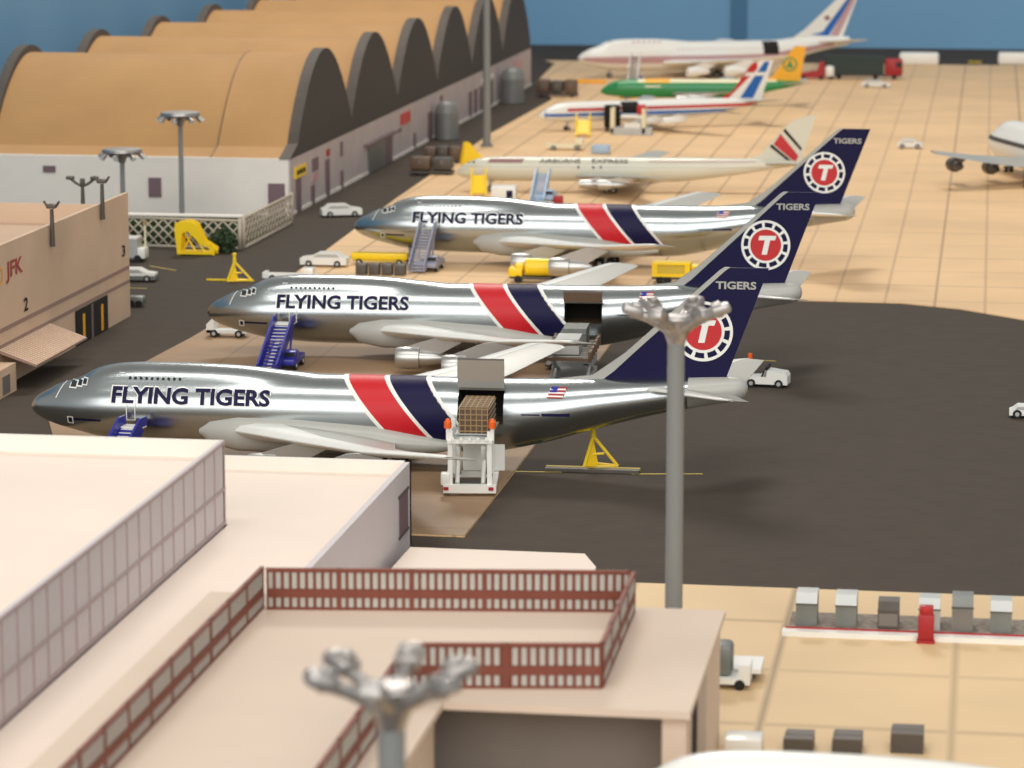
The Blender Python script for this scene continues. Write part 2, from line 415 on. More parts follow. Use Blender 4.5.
JUMBO = [(0.0, 5.05, .08, .08, 0), (.15, 5.05, .45, .42, 0), (.6, 5.08, .95, .9, .0), (1.5, 5.12, 1.55, 1.4, .0), (3.0, 5.2, 2.2, 2.0, .04), (5.0, 5.22, 2.75, 2.5, .16), (6.0, 5.22, 2.92, 2.75, .52), (7.3, 5.22, 3.08, 3.0, .8), (9.5, 5.22, 3.22, 3.2, .95),
         (13.0, 5.2, 3.25, 3.4, .88), (17, 5.2, 3.25, 3.45, .82), (21.0, 5.2, 3.25, 3.48, .65), (25, 5.2, 3.25, 3.5, .25), (28.5, 5.2, 3.25, 3.5, 0), (38, 5.2, 3.25, 3.5, 0), (44.0, 5.25, 3.25, 3.45, 0), (49, 5.7, 3.1, 3.05, 0), (55, 6.65, 2.55, 2.3, 0), (61, 7.5, 1.85, 1.62, 0), (66, 8.1, 1.35, 1.25, 0), (67.6, 8.25, 1.15, 1.12, 0), (68.3, 8.3, .85, .85, 0), (68.6, 8.3, .5, .5, 0), (68.7, 8.3, .2, .2, 0)]
JUMBO = [(x, z-.25, a, b_, c) for x, z, a, b_, c in JUMBO]
def stations(a, b_, extra=()):
    s = [0, .05, .15, .3, .5, .8, 1.1, 1.5, 2, 2.5]; x = 3.1
    while x < b_-1.5: s.append(x); x += .75
    s += [b_-1.2, b_-.8, b_-.5, b_-.3, b_-.15, b_]
    s += list(extra)
    return sorted(set(round(v, 3) for v in s if v <= b_))

def jumbo_wings(root, ox, mw, me_, me2, span=1.0, eng=True, edge=None, tipz=6.9):
    secs = [(17.8, 0, 3.4, 18.0, .10), (20.0, 3.0, 3.5, 16.0, .12), (28.0, 11.9, 4.4, 9.6, .11), (36.4, 21.2, 5.4, 6.8, .10), (43.9, 29.3, tipz-.05, 4.0, .09), (45.1, 29.8, tipz, 2.4, .06)]
    for sd in (-1, 1):
        wing(secs, sd, ox, mw, name='wing', parent=root, edge=edge)
        if eng:
            engine(root, 23.9, 11.7*sd, 1.9, ox, me_, me2, wingz=4.2)
            engine(root, 30.4, 21.2*sd, 2.7, ox, me_, me2, wingz=5.2)
    st = [(58.6, .6, 7.9, 9.0, .08), (66.7, 10.6, 8.9, 2.7, .07), (67.6, 11.0, 8.95, 1.9, .05)]
    for sd in (-1, 1): wing(st, sd, ox, mw, name='stabilizer', parent=root, edge=edge)

def fin_shape(): return [(50.8, 8.55), (54.2, 9.0), (57.2, 11.1), (65.9, 18.9), (66.6, 19.2), (70.5, 19.2), (66.6, 8.8), (66.0, 8.4), (55, 8.1)]

def offset_paths(): pass
def flying_tiger(label, loc, rz, door=None, k=1.0):
    ox = 34.0
    root = thing('cargo_jet', label, 'airplane', (loc[0]+ox*math.cos(rz), loc[1]+ox*math.sin(rz), loc[2]), rz, 'silver jumbo freighters with red and blue bands')
    root.scale = (k, 1, 1)
    H = Hull(JUMBO, ox)
    X0, X1 = 41.9, 46.2
    b = MB(); hole = None
    # angle index 0 is the near side horizontal; door spans indices 1..11 of 48
    if door: kt = 7 if door == 'up' else 5; hole = (X0, X1, -1, kt)
    xs = [x for x in stations(0, 68.7) if not (door and (abs(x-X0) < .3 or abs(x-X1) < .3))]+([X0, X1] if door else [])
    xs = sorted(set(xs+[63.2]))
    H.loft(b, M_silver, [x for x in xs if x <= 63.2], 48, hole, cap=False); H.loft(b, M_grey, [x for x in xs if x >= 63.2], 48, None, cap=False)
    # cheat bands
    W = .48; lean = -.88
    for i, (a, w_, m) in enumerate(((30.0, W, M_wgrey), (30.0+W, 3.45, M_red), (30.0+W+3.45, W, M_wgrey), (30.0+2*W+3.45, 3.5, M_navy), (30.0+2*W+6.95, W, M_wgrey))):
        H.band(b, a+.55+8.5*.88, a+.55+w_+8.5*.88, lean, -.62, m, .05)
    # lettering with a pale outline, both sides
    for m, bold, off in ((M_wgrey, .05, .045), (M_navy, .034, .07)):
        vs, fs = fit_text('FLYING TIGERS', 15.3 if bold < .04 else 15.55, 1.45 if bold < .04 else 1.66, bold)
        H.decal(b, [(x+16.4, y+6.5) for x, y in vs], fs, m, (1, -1), off, .3, True)
    # cockpit windows
    for sd in (1, -1):
        for j, (xa, xb) in enumerate(((4.3, 4.9), (5.05, 5.5), (5.6, 6.0))):
            zz = 7.15+.16*j
            H.rect(b, xa-.1, xb+.1, zz-.34, zz+.3, M_wgrey, (sd,), .04); H.rect(b, xa, xb, zz-.24, zz+.2, M_glass, (sd,), .07)
    for j in range(10): H.rect(b, 10.2+.54*j, 10.42+.54*j, 7.85, 8.07, M_glass, (1, -1), .05)
    # door outline and nose marks
    for x0, x1, z0, z1 in ((10.2, 11.1, 4.2, 6.3), (4.2, 4.8, 3.6, 4.3)):
        for r in ((x0, x1, z0, z0+.08), (x0, x1, z1-.08, z1), (x0, x0+.08, z0, z1), (x1-.08, x1, z0, z1)): H.rect(b, *r, M_wgrey, (1, -1), .05)
    H.rect(b, 4.38, 4.62, 3.8, 4.1, M_navy, (1, -1), .06)
    H.rect(b, 9.0, 9.7, 7.15, 7.22, M_wgrey, (1, -1), .05); H.rect(b, 9.2, 9.8, 8.35, 8.42, M_wgrey, (1, -1), .05)
    # nose hinge line
    vs = [(2.95, 5.9), (3.05, 5.9), (3.65, 7.3), (3.55, 7.3)]; H.decal(b, vs, [(0, 1, 2, 3)], M_wgrey, (1, -1), .05)
    H.rect(b, 2.2, 3.6, 7.22, 7.3, M_wgrey, (1, -1), .05, 0)
    H.rect(b, 4.9, 7.6, 3.95, 4.12, M_navy, (1, -1), .045)
    # flag, registration
    H.rect(b, 50.2, 51.7, 7.15, 8.05, M_dred, (1, -1), .05, .35)
    for k in range(3): H.rect(b, 50.25+.1*k, 51.75+.1*k, 7.25+.28*k, 7.37+.28*k, M_wgrey, (1, -1), .06)
    H.rect(b, 50.45, 51.1, 7.62, 8.05, M_blue, (1, -1), .07, .15)
    H.rect(b, 47.9, 49.6, 5.6, 5.72, M_navy, (1, -1), .05); H.rect(b, 49.8, 52.4, 5.55, 5.8, M_navy, (1, -1), .05)
    # wing root fairing
    fr = []
    for x, y, z0_, z1_, g in ((17.2, 2.9, 3.0, 3.6, .1), (18.3, 3.0, 2.0, 4.5, .5), (21, 3.1, 1.5, 4.9, .9), (27, 3.1, 1.4, 4.8, 1.0), (34, 3.1, 1.4, 4.3, .9), (40, 2.9, 1.8, 3.2, .5), (42.5, 2.7, 2.3, 2.8, .1)): fr.append((x-ox, y, z0_, z1_, g))
    for sd in (-1, 1):
        rings = []
        for x, y, za, zb, g in fr:
            cz, hz = (za+zb)/2, (zb-za)/2
            rings.append([Vector((x, sd*(y-.4+(.55+g)*math.cos(t)), cz+hz*math.sin(t))) for t in (2*PI*k/14 for k in range(14))])
        b.loft(rings, M_grey)
    b.build('fuselage', root)
    jumbo_wings(root, ox, M_grey, M_silver2, M_silver2, edge=M_wgrey)
    # fin
    q = MB(); fs_ = fin_shape(); P = [(x-ox, z) for x, z in fs_]
    q.prism(P, 'y', -.17, .17, M_navy)
    le = [(50.8, 8.55), (54.2, 9.0), (57.2, 11.1), (65.9, 18.9), (66.4, 19.22), (66.9, 19.22), (66.4, 18.85), (57.9, 11.0), (56.2, 9.4), (55.0, 8.5)]
    q.prism([(x-ox, z) for x, z in le], 'y', -.21, .21, M_grey)
    for sd in (-1, 1):
        def fl(vs, fs, m, off, cx, cz):
            q.add([(cx-ox+(x if sd < 0 else -x), sd*off, cz+z) for x, z in vs], fs, m)
        def ring(r0, r1, a0, a1, m, off, n=8):
            vs = []; 
            for k in range(n+1):
                t = a0+(a1-a0)*k/n; vs += [(r0*math.cos(t), r0*math.sin(t)), (r1*math.cos(t), r1*math.sin(t))]
            fl(vs, [(2*k, 2*k+1, 2*k+3, 2*k+2) for k in range(n)], m, off, 64.5, 13.3)
        ring(2.5, 2.78, 0, 2*PI, M_wgrey, .23, 40); ring(1.72, 2.0, 0, 2*PI, M_wgrey, .23, 40)
        for k in range(12):
            t = 2*PI*k/12+.13; ring(1.95, 2.55, t-.07, t+.07, M_wgrey, .235, 2)
        ring(0.001, 1.74, 0, 2*PI, M_lred, .24, 32)
        fl([(-.85, .55), (1.05, .55), (1.2, 1.05), (-.7, 1.05)], [(0, 1, 2, 3)], M_wgrey, .26, 64.5, 13.3)
        fl([(-.45, -1.05), (.15, -1.05), (.5, .56), (-.1, .56)], [(0, 1, 2, 3)], M_wgrey, .265, 64.5, 13.3)
        vs, fs = fit_text('TIGERS', 3.75, .72, .03); fl(vs, fs, M_grey, .23, 67.5, 17.6)
    q.build('vertical_tail', root)
    # gear
    gear(root, 7.8, 0, 3.0, ox, 'nose_gear', ((0,),), .55)
    for x, y in ((32.2, -5.2), (32.2, 5.2), (35.2, -1.9), (35.2, 1.9)): gear(root, x, y, 3.1 if abs(y) > 3 else 2.2, ox, 'main_gear')
    if door:
        # lining behind the open main deck door and the raised panel
        lz0, lz1 = H.p(43, 0).z-.2, H.p(43, 2*PI*kt/48).z
        n_ = MB(); n_.bb(X0-ox-.1, X1-ox+.1, -2.6, 2.6, 4.3, 4.45, M_brown); n_.bb(X0-ox-.1, X1-ox+.1, 2.2, 2.35, 4.45, 7.4, M_dark)
        n_.bb(X0-ox-.15, X0-ox-.05, -2.3, 2.3, 4.45, 7.2, M_dark); n_.bb(X1-ox+.05, X1-ox+.15, -2.3, 2.3, 4.45, 7.2, M_dark); n_.build('cargo_hold', root)
        hi = H.p(43, 2*PI*kt/48); m2_ = M_brown if door == 'dark' else mat('door_lining', srgb(150, 140, 128), .5)
        d = MB()
        if door == 'up':
            pts = [(hi.y, hi.z), (hi.y-.4, hi.z+.3), (hi.y-.7, hi.z+1.0), (hi.y-.75, hi.z+2.9)]
        else:
            pts = [(hi.y, hi.z), (hi.y-.5, hi.z-.1), (hi.y-.9, hi.z+.1), (hi.y-1.1, hi.z+1.2)]
        thk = .16; lo_ = [(y, z) for y, z in pts]; up_ = [(y+thk*.9, z+thk) for y, z in pts]
        poly = lo_+list(reversed(up_)); n = len(poly); xa, xb = X0-ox-.05, X1-ox+.05
        vs = [(xa, y, z) for y, z in poly]+[(xb, y, z) for y, z in poly]
        k = len(pts)
        for i in range(k-1): 
            d.add([(xa, *lo_[i]), (xb, *lo_[i]), (xb, *lo_[i+1]), (xa, *lo_[i+1])], [(0, 1, 2, 3)], m2_ if i == k-2 else M_grey)
            d.add([(xa, *up_[i]), (xb, *up_[i]), (xb, *up_[i+1]), (xa, *up_[i+1])], [(0, 1, 2, 3)], M_brown if door == 'dark' else M_silver2)
        for xx in (xa, xb):
            for i in range(k-1): d.add([(xx, *lo_[i]), (xx, *lo_[i+1]), (xx, *up_[i+1]), (xx, *up_[i])], [(0, 1, 2, 3)], M_contd)
        d.add([(xa, *lo_[-1]), (xb, *lo_[-1]), (xb, *up_[-1]), (xa, *up_[-1])], [(0, 1, 2, 3)], M_contd)
        d.build('cargo_door', root)['label'] = 'raised main deck cargo door'
    return root

Z1 = GB+.04
flying_tiger('front silver jumbo freighter, netted cargo at its open side door', (-89.3, 281.4, Z1), .010, 'up', .986)
flying_tiger('silver jumbo freighter in the middle, its dark side door open over a brown loader', (-87.6, 341.0, Z1), .04, 'dark', .975)
flying_tiger('silver jumbo freighter furthest back of the three, grey stairs at its nose', (-86.0, 420.6, GB), -.01, None)

def liner(name, label, loc, rz, L, r, body, livery, m_wing, eng, fin, finm, z0=None, narrow=True, hh=None, sweep=.62, span=21.0, ox=None, hump=False, egrp=None, fin_fn=None, engm=(None, None)):
    """single aisle jet; r body radius; fin polygon measured from the nose"""
    ox = L*.5 if ox is None else ox
    root = thing(name, label, 'airplane', (loc[0]+ox*math.cos(rz), loc[1]+ox*math.sin(rz), loc[2]), rz)
    zc = z0 or 3.6
    tab = [(0, zc-.35*r, .05, .05, 0), (.15, zc-.35*r, .3, .28, 0), (.8, zc-.28*r, .45*r, .42*r, 0), (2.2, zc-.12*r, .74*r, .72*r, 0), (4.2, zc, .95*r, .93*r, 0), (6.5, zc, r, r*1.03, 0), (L*.62, zc, r, r*1.03, 0), (L*.78, zc+.22*r, .82*r, .78*r, 0), (L*.92, zc+.5*r, .45*r, .42*r, 0), (L*.99, zc+.62*r, .18*r, .18*r, 0), (L, zc+.64*r, .05, .05, 0)]
    H = Hull(tab, ox)
    b = MB(); H.loft(b, body, stations(0, L), 32); livery(H, b)
    b.build('fuselage', root)
    s = span; x0 = L*.33; wz = zc-.55*r
    for sd in (-1, 1):
        wing([(x0, 0, wz, L*.22, .1), (x0+sweep*r, r, wz+.1, L*.19, .1), (x0+s*.4*sweep*1.05, s*.4, wz+.8, L*.105, .09), (x0+s*sweep, s, wz+2.0, L*.055, .08)], sd, ox, m_wing, name='wing', parent=root)
        wing([(L*.885, .2, zc+.55*r, L*.1, .08), (L*.885+4.6, 6.3, zc+.55*r+.7, L*.045, .07)], sd, ox, m_wing, name='stabilizer', parent=root)
        for fy in eng:
            y = fy*s; xl = x0+y*sweep; zz = wz+2.0*y/s
            engine(root, xl-2.9, y*sd, zz-1.3, ox, engm[0] or M_silver2, engm[1] or M_silver2, wingz=zz+.02, L=4.6, R=.75)
    q = MB(); q.prism([(x-ox, z) for x, z in fin], 'y', -.13, .13, finm)
    if fin_fn: fin_fn(q, ox)
    q.build('vertical_tail', root)
    gear(root, 5.5, 0, zc-r*.85, ox, 'nose_gear', ((0,),), .42)
    for sd in (-1, 1): gear(root, x0+L*.12, sd*2.6, wz+.1, ox, 'main_gear', ((-.55,), (.55,)), .46)
    return root, H
def finpoly(q, ox, pts, m, off=.16):
    for sd in (-1, 1): q.add([(x-ox, sd*off, z) for x, z in pts], [tuple(range(len(pts)))], m)

def place(nose, tail, zn, zt):
    a = Vector(at(*nose, zn)); b_ = Vector(at(*tail, zt)); return a, math.atan2(b_.y-a.y, b_.x-a.x), (b_-a).length

# white freighter with a red band on its fin
def liv_dc(H, b):
    H.rect(b, 1.9, 3.1, 4.55, 4.95, M_glass, (1, -1), .04)
    H.rect(b, 5.2, 10.7, 4.75, 5.35, M_maroon, (1, -1), .04, .35)
    H.rect(b, 0.8, 50, 4.05, 4.12, M_grey, (1, -1), .03)
    H.rect(b, 31, 48, 4.98, 5.12, M_pink, (1, -1), .04)
    vs, fs = fit_text('AIRBORNE', 6.6, .62, .02); H.decal(b, [(x+16.8, y+5.05) for x, y in vs], fs, M_contd, (1, -1), .05, .3, True)
    vs, fs = fit_text('EXPRESS', 5.8, .62, .02); H.decal(b, [(x+24.8, y+5.05) for x, y in vs], fs, M_contd, (1, -1), .05, .3, True)
    for x in (19.6, 22.0, 23.2): H.rect(b, x, x+.3, 3.9, 4.3, M_navy, (1, -1), .05)
a, rz, _ = place((459, 169), (812, 160), 2.9, 4.8); rz += .01; a.y -= 7; a.x += 1.4
def fin_dc(q, ox):
    finpoly(q, ox, [(50.9, 7.9), (52.0, 9.6), (54.9, 6.0), (54.4, 4.9)], M_lred, .17)
    finpoly(q, ox, [(50.3, 7.5), (50.6, 7.9), (54.6, 4.5), (54.5, 4.1)], M_dark, .18); finpoly(q, ox, [(52.4, 10.1), (52.7, 10.5), (55.4, 7.3), (55.3, 6.8)], M_dark, .18)
liner('cargo_jet', 'long white jet with faded dark lettering and a red band on its fin', (a.x, a.y, GB), rz, 55.3, 1.95, M_cream2, liv_dc, M_grey, (.36, .6), [(46.6, 5.4), (48.6, 6.0), (53.6, 11.6), (56.2, 12.6), (57.6, 12.6), (55.2, 4.9), (54, 4.6), (47, 4.8)], M_cream2, fin_fn=fin_dc)[0].scale = (1.025, 1, 1)
# red, white and blue jet
def liv_w(H, b):
    H.rect(b, .9, 43.4, 2.9, 3.5, M_aqua, (1, -1), .05); H.rect(b, 5, 43, 3.85, 4.45, M_lred, (1, -1), .05)
    H.rect(b, 1.0, 43, 3.5, 3.85, M_wgrey, (1, -1), .05)
    H.rect(b, 15.5, 18.9, 3.2, 5.4, M_dark, (1,), .07)
    H.rect(b, -.0, 1.2, 2.2, 4.1, M_aqua, (1, -1), .05)
def fin_w(q, ox):
    finpoly(q, ox, [(34.6, 5.0), (37, 5.2), (43.0, 11.2), (42.9, 12.6), (41.9, 12.2), (38.0, 6.6)], M_lred, .15)
    finpoly(q, ox, [(39.4, 5.2), (42.0, 5.0), (44.9, 11.0), (45.4, 12.6), (44.4, 12.6)], M_aqua, .16)
    finpoly(q, ox, [(40.2, 9.8), (40.9, 10.5), (45.0, 10.5), (44.8, 9.8)], M_wgrey, .17)
a, rz, L_ = place((541, 112), (764, 96), 2.9, 4.8); a.y -= 11; a.x += 3.0
liner('passenger_jet', 'white jet with red and blue stripes sweeping up its fin, blue nose tip', (a.x, a.y, GB), rz, 44.5, 1.95, M_wgrey, liv_w, M_grey, (.37, .6), [(35.6, 5.2), (37.4, 5.7), (42.4, 11.9), (43.6, 12.9), (46.2, 12.9), (43.8, 4.9), (43, 4.6), (36, 4.8)], M_wgrey, fin_fn=fin_w, engm=(M_wgrey, M_wgrey))[0].scale = (1.09, 1, 1)
# green jet, yellow fin
def liv_g(H, b):
    H.band(b, 8.0, 38, 0, .75, M_cream, .05); H.band(b, 9.5, 15, 0, .7, M_gold, .06)
    H.rect(b, 1.6, 3.4, 4.1, 4.5, M_glass, (1, -1), .05); H.rect(b, 9.5, 13, 4.0, 4.3, M_cream, (1, -1), .05)
def fin_g(q, ox):
    for sd in (-1, 1):
        n = 24; c = (40.8, 8.9)
        q.add([(c[0]+1.55*math.cos(2*PI*k/n)-ox, sd*.15, c[1]+1.55*math.sin(2*PI*k/n)) for k in range(n)], [tuple(range(n))], M_green)
        q.add([(c[0]+1.2*math.cos(2*PI*k/n)-ox, sd*.17, c[1]+1.2*math.sin(2*PI*k/n)) for k in range(n)], [tuple(range(n))], M_gold)
        q.add([(c[0]-ox, sd*.19, c[1]+1.1), (c[0]-.85-ox, sd*.19, c[1]-.75), (c[0]+.85-ox, sd*.19, c[1]-.75)], [(0, 1, 2)], M_green)
a, rz, L_ = place((601, 92), (800, 84), 2.9, 4.8)
liner('passenger_jet', 'green jet with a yellow fin carrying a round green emblem', (a.x, a.y, GB), rz, 43.5, 1.95, M_green, liv_g, M_grey, (.37, .6), [(34.6, 5.1), (37.0, 6.1), (40.8, 11.5), (41.8, 12.8), (44.2, 12.8), (43.0, 4.9), (42, 4.6), (35, 4.8)], M_gold, fin_fn=fin_g)

# far white jumbo
def white_jumbo(name, label, loc, rz, liv, mbody, ox=34.0, fin=True, finliv=None, wings=True, secs=None):
    root = thing(name, label, 'airplane', (loc[0]+ox*math.cos(rz), loc[1]+ox*math.sin(rz), loc[2]), rz)
    H = Hull(JUMBO, ox); b = MB(); H.loft(b, mbody, stations(0, 68.7), 40); liv(H, b); b.build('fuselage', root)
    if secs:
        for sd in (-1, 1):
            wing(secs, sd, ox, M_grey, parent=root)
            engine(root, secs[0][0]+1.4, 8*sd, 2.3, ox, M_contd, M_contd, wingz=4.0, L=5.2, R=1.15)
            engine(root, secs[0][0]+4.4, 15.5*sd, 3.2, ox, M_contd, M_contd, wingz=5.0, L=5.2, R=1.15)
    else: jumbo_wings(root, ox, M_wgrey, M_wgrey, M_wgrey)
    q = MB(); q.prism([(x-ox, z) for x, z in fin_shape()], 'y', -.17, .17, mbody)
    if finliv: finliv(q, ox)
    q.build('vertical_tail', root)
    gear(root, 7.8, 0, 3.0, ox, 'nose_gear', ((0,),), .55)
    for x, y in ((32.2, -5.2), (32.2, 5.2), (35.2, -1.9), (35.2, 1.9)): gear(root, x, y, 3.1 if abs(y) > 3 else 2.2, ox, 'main_gear')
    return root
def liv_far(H, b):
    H.band(b, 1.0, 64, 0, -.45, M_pink, .05, 6, .08); H.band(b, 1.0, 64, 0, PI-.08, M_pink, .05, 6, PI+.45)
    for j in range(6): H.rect(b, 13+1.3*j, 13.6+1.3*j, 8.3, 8.7, M_pink, (1,), .05)
    H.rect(b, 7.2, 8, 8.55, 9.0, M_grey, (1,), .05)
    H.rect(b, 45.6, 49.5, 5.2, 8.2, M_dark, (1,), .08)
    for j in range(24): H.rect(b, 24+1.1*j-(.6 if j > 18 else 0)*0, 24.35+1.1*j, 6.6, 6.9, M_pink, (1,), .05)
def finl_far(q, ox):
    finpoly(q, ox, [(58.5, 9.6), (63.0, 9.2), (69.3, 18.9), (68.9, 19.2), (68.4, 19.2), (61.5, 10.3)], M_aqua, .19)
    finpoly(q, ox, [(63.3, 9.2), (65.6, 9.2), (70.0, 18.6), (69.6, 19.2), (69.2, 19.2)], M_pink, .19)
    for sd in (-1, 1): q.add([(62.6-ox+.75*math.cos(2*PI*k/12), sd*.2, 13.6+.6*math.sin(2*PI*k/12)) for k in range(12)], [tuple(range(12))], M_maroon)
a, rz, L_ = place((578, 58), (851, 40), 5.0, 8.3)
white_jumbo('passenger_jet', 'white and mauve jumbo jet furthest back, parked against the blue wall', (a.x, a.y, GB), rz, liv_far, M_wgrey, finliv=finl_far)
# right hand jumbo, mostly outside the frame
def liv_r(H, b):
    H.rect(b, 3.5, 66, 5.6, 6.3, M_contd, (1, -1), .05); H.rect(b, 4.6, 6.6, 7.85, 8.4, M_glass, (1, -1), .06)
a = at(994, 140, 5.0); rz_ = math.radians(-70)
white_jumbo('passenger_jet', 'white airliner with dark cheatline entering from the right edge, grey wing stretched left', (a[0], a[1], GB), rz_, liv_r, M_wgrey,
            secs=[(17.6, 0, 3.3, 13.0, .10), (19.2, 3.0, 3.5, 11.5, .11), (23.8, 13, 4.7, 7.5, .10), (27.0, 21, 6.0, 4.2, .08)])
def liv_n(H, b): H.rect(b, 5, 66, 5.3, 5.9, M_maroon, (1, -1), .05)
a = at(770, 743, 9.5)
white_jumbo('passenger_jet', 'large white fuselage top crossing the bottom right corner, out of focus', (a[0]-11.5, a[1]-1.0, GB), -.02, liv_n, M_wgrey)

# ------------------------------------------------------------------ hangar with cardboard barrel roofs
HX, HL = -106.4, -156.5
hang = thing('hangar', 'long white hangar with cardboard barrel roofs and black arched gables', 'hangar', ((HX+HL)/2, 600, 0))
def hl(b, name): 
    for i, v in enumerate(b.v): b.v[i] = v-Vector(((HX+HL)/2, 600, 0))
    return b.build(name, hang)
b = MB(); b.bb(HL, HX, 470.2, 727, 0, 8.8, M_white); hl(b, 'wall_block')
NARCH, SP, YC0 = 6, 41.6, 505.0
def prof(hw, top, base, n=28):
    pts = []
    for k in range(n+1):
        t = -1+2*k/n; pts.append((t*hw, base+(top-base)*(1-abs(t)**1.9)))
    return pts
for i in range(NARCH):
    yc = YC0-8.0+SP*i if i else YC0-8.0
    yc = 497.0+SP*i
    rp_ = prof(20.8, 22.9, 9.8); poly = [(yc+20.8, 8.7)]+[(yc+y, z) for y, z in reversed(rp_)]+[(yc-20.8, 8.7)]
    if i == 0: poly = [(yc+20.8, 8.7)]+[(yc+y, z) for y, z in reversed(rp_)]+[(yc-26, 8.7)]
    b = MB(); b.prism(poly, 'x', HL+1.0, HX-1.5, M_board)
    if i == 0:
        q_ = prof(21.2, 23.35, 10.1); 
        b.prism([(yc+20.9, 8.75)]+[(yc+y, z) for y, z in reversed(q_)]+[(yc-26.2, 8.75)], 'x', HX-12.5, HX-1.4, M_board)
        b.prism([(yc+20.9, 8.8)]+[(yc+y, z+.04) for y, z in reversed(q_)]+[(yc-26.25, 8.8)], 'x', HX-12.62, HX-12.45, M_brown)
    hl(b, 'barrel_roof')
    for xa, xb in ((HX-1.5, HX+.25), (HL-.6, HL+1.0)):
        gp = prof(21.0, 24.1, 10.6)
        poly = [(yc+20.8, 8.75)]+[(yc+max(-20.8, min(20.8, y)), z) for y, z in reversed(gp)]+[(yc-(27.0 if i == 0 else 20.8), 8.75)]
        b = MB(); b.prism(poly, 'x', xa, xb, M_blackedge)
        n_ = len(poly); b.add([(xb+.03, y, z) for y, z in poly], [tuple(range(n_))], M_black) if xb > HL+5 else None
        hl(b, 'arched_gable')
# printed ground floor facade
b = MB(); b.bb(HX, HX+.25, 470.2, 727, 0, 8.7, M_print)
def fac(y0, y1, z0, z1, m, d=.3): b.bb(HX+.2, HX+.2+d, y0, y1, z0, z1, m)
fac(470.2, 727, 0, .5, M_white, .25)
for y0, y1, z0, z1 in ((474, 477, 0, 5.2), (485, 487, 0, 3.0), (496, 498.5, 0, 6), (508, 509.5, 0, 3), (508, 509.3, 5.4, 7.8), (546, 553, 0, 5.0), (575, 576.5, 0, 3), (590, 594, 0, 5.5), (604, 606, 0, 3), (604, 606, 5, 7.6)): fac(y0, y1, z0, z1, M_mauve)
fac(531, 546, 0, 4.8, M_cont); fac(528, 556, 4.9, 5.3, M_mauve, .8)
fac(473, 481, 5.4, 7.1, M_yel); 

for k in range(4): b.bb(HX+.5, HX+.56, 474.0+1.6*k, 475.1+1.6*k, 5.9, 6.6, M_dark)
fac(486, 490, 5.2, 7.2, M_mauve); fac(485.5, 490, 3.6, 4.7, M_pink); fac(497, 499, 6.6, 7.6, M_dred)
fac(562, 571, 5.6, 7.6, M_lred); fac(560, 562, 4.6, 5.2, M_mauve)
for y in (638, 645, 652): fac(y, y+3.2, .6, 5.5, M_mauve)
fac(657, 669, .6, 6, M_cont); fac(655, 670, 6.0, 7.0, M_wgrey); fac(700, 712, 5.0, 7.6, M_pink)
hl(b, 'printed_facade')
b = MB(); b.bb(-109.6, -107, 469.9, 470.25, 0, 5.0, M_mauve); hl(b, 'end_wall_door')
for px_ in (66, 168): 
    X = {66: -144.5, 168: -127.6}[px_]; b = MB(); b.bb(X-1.0, X+1.0, 469.9, 470.25, 2.6 if px_ == 168 else 6.2, 5.6 if px_ == 168 else 7.2, M_mauve); hl(b, 'end_wall_window')
# corrugated half round annexes against the facade
def annex(y0, h, label, r=3.4):
    b = MB(); n = 9; prof_ = []
    for k in range(n): prof_ += [(r, h*.72*k/n), (r*1.05, h*.72*(k+.5)/n)]
    prof_ += [(r, h*.72), (r*.92, h*.84), (r*.7, h*.94), (r*.35, h), (.05, h)]
    b.lathe(prof_, M_corr, n=22); return tag(b.build('corrugated_tower', loc=(HX+r+.8, y0, 0)), label, 'tank', 'grey corrugated towers along the hangar wall')
annex(at(443, 139)[1], 7.4, 'grey ribbed rounded tower halfway along the hangar wall', 2.3)
annex(at(510, 103)[1], 7.8, 'grey ribbed rounded tower at the far end of the hangar wall', 2.6)

# ------------------------------------------------------------------ tan printed building (left)
TX = -103.3; TY1 = 368; TY0 = 292
t = thing('terminal_building', 'tan printed card hangar at the left edge with red lettering and a canopy', 'building', (TX-14, 330, 0))
def tl(b, name, z=0):
    for i, v in enumerate(b.v): b.v[i] = v-Vector((TX-14, 330, 0))
    return b.build(name, t)
HT = 15.2
b = MB(); b.bb(TX-.5, TX, TY0, TY1, 0, HT, M_tan); b.bb(TX-40, TX-.5, TY1-.5, TY1, 0, HT-1.5, M_tan); b.bb(TX-40, TX-.5, TY0, TY0+.5, 0, HT-1.5, M_tan); 
def tf(y0, y1, z0, z1, m, d=.06): b.bb(TX, TX+d, y0, y1, z0, z1, m)
M_strp = mat('grey_brown_print', srgb(160, 132, 122), .7)
tf(TY0, TY1-.3, 5.9, 6.35, M_strp); tf(TY0, TY1-.3, 4.2, 4.6, M_strp)
vs, fs = fit_text('JFK', 5.8, 2.3, .02); b.add([(TX+.07, 322.3+x, 12.0+z) for x, z in vs], fs, M_dred)
vs, fs = fit_text('O', 1.6, 2.0, .0); b.add([(TX+.07, 317.4+x, 12.0+z) for x, z in vs], fs, M_gold)
vs, fs = fit_text('2', 1.5, 1.5, .02); b.add([(TX+.08, 326.0+x, 7.7+z) for x, z in vs], fs, M_dark)
vs, fs = fit_text('3', 1.4, 1.4, .02); b.add([(TX+.08, 365.3+x, 8.4+z) for x, z in vs], fs, M_dark)
tl(b, 'printed_wall')
b = MB(); b.bb(TX-40, TX-.5, TY0, TY1-.5, 11.0, 11.3, M_tanin); b.bb(TX-40, TX-39.5, TY0, TY1, 0, HT-1.5, M_tanin); tl(b, 'roof')
b = MB(); b.bb(TX+.02, TX+.2, 344.5, 357.5, 0, 4.1, M_dark); 
for y in (347, 354.6): b.bb(TX+.2, TX+.28, y, y+.7, .3, 3.4, M_gold)
b.bb(TX+.2, TX+.26, 350.5, 351.2, 0, 4.05, M_mauve); tl(b, 'hangar_doorway')
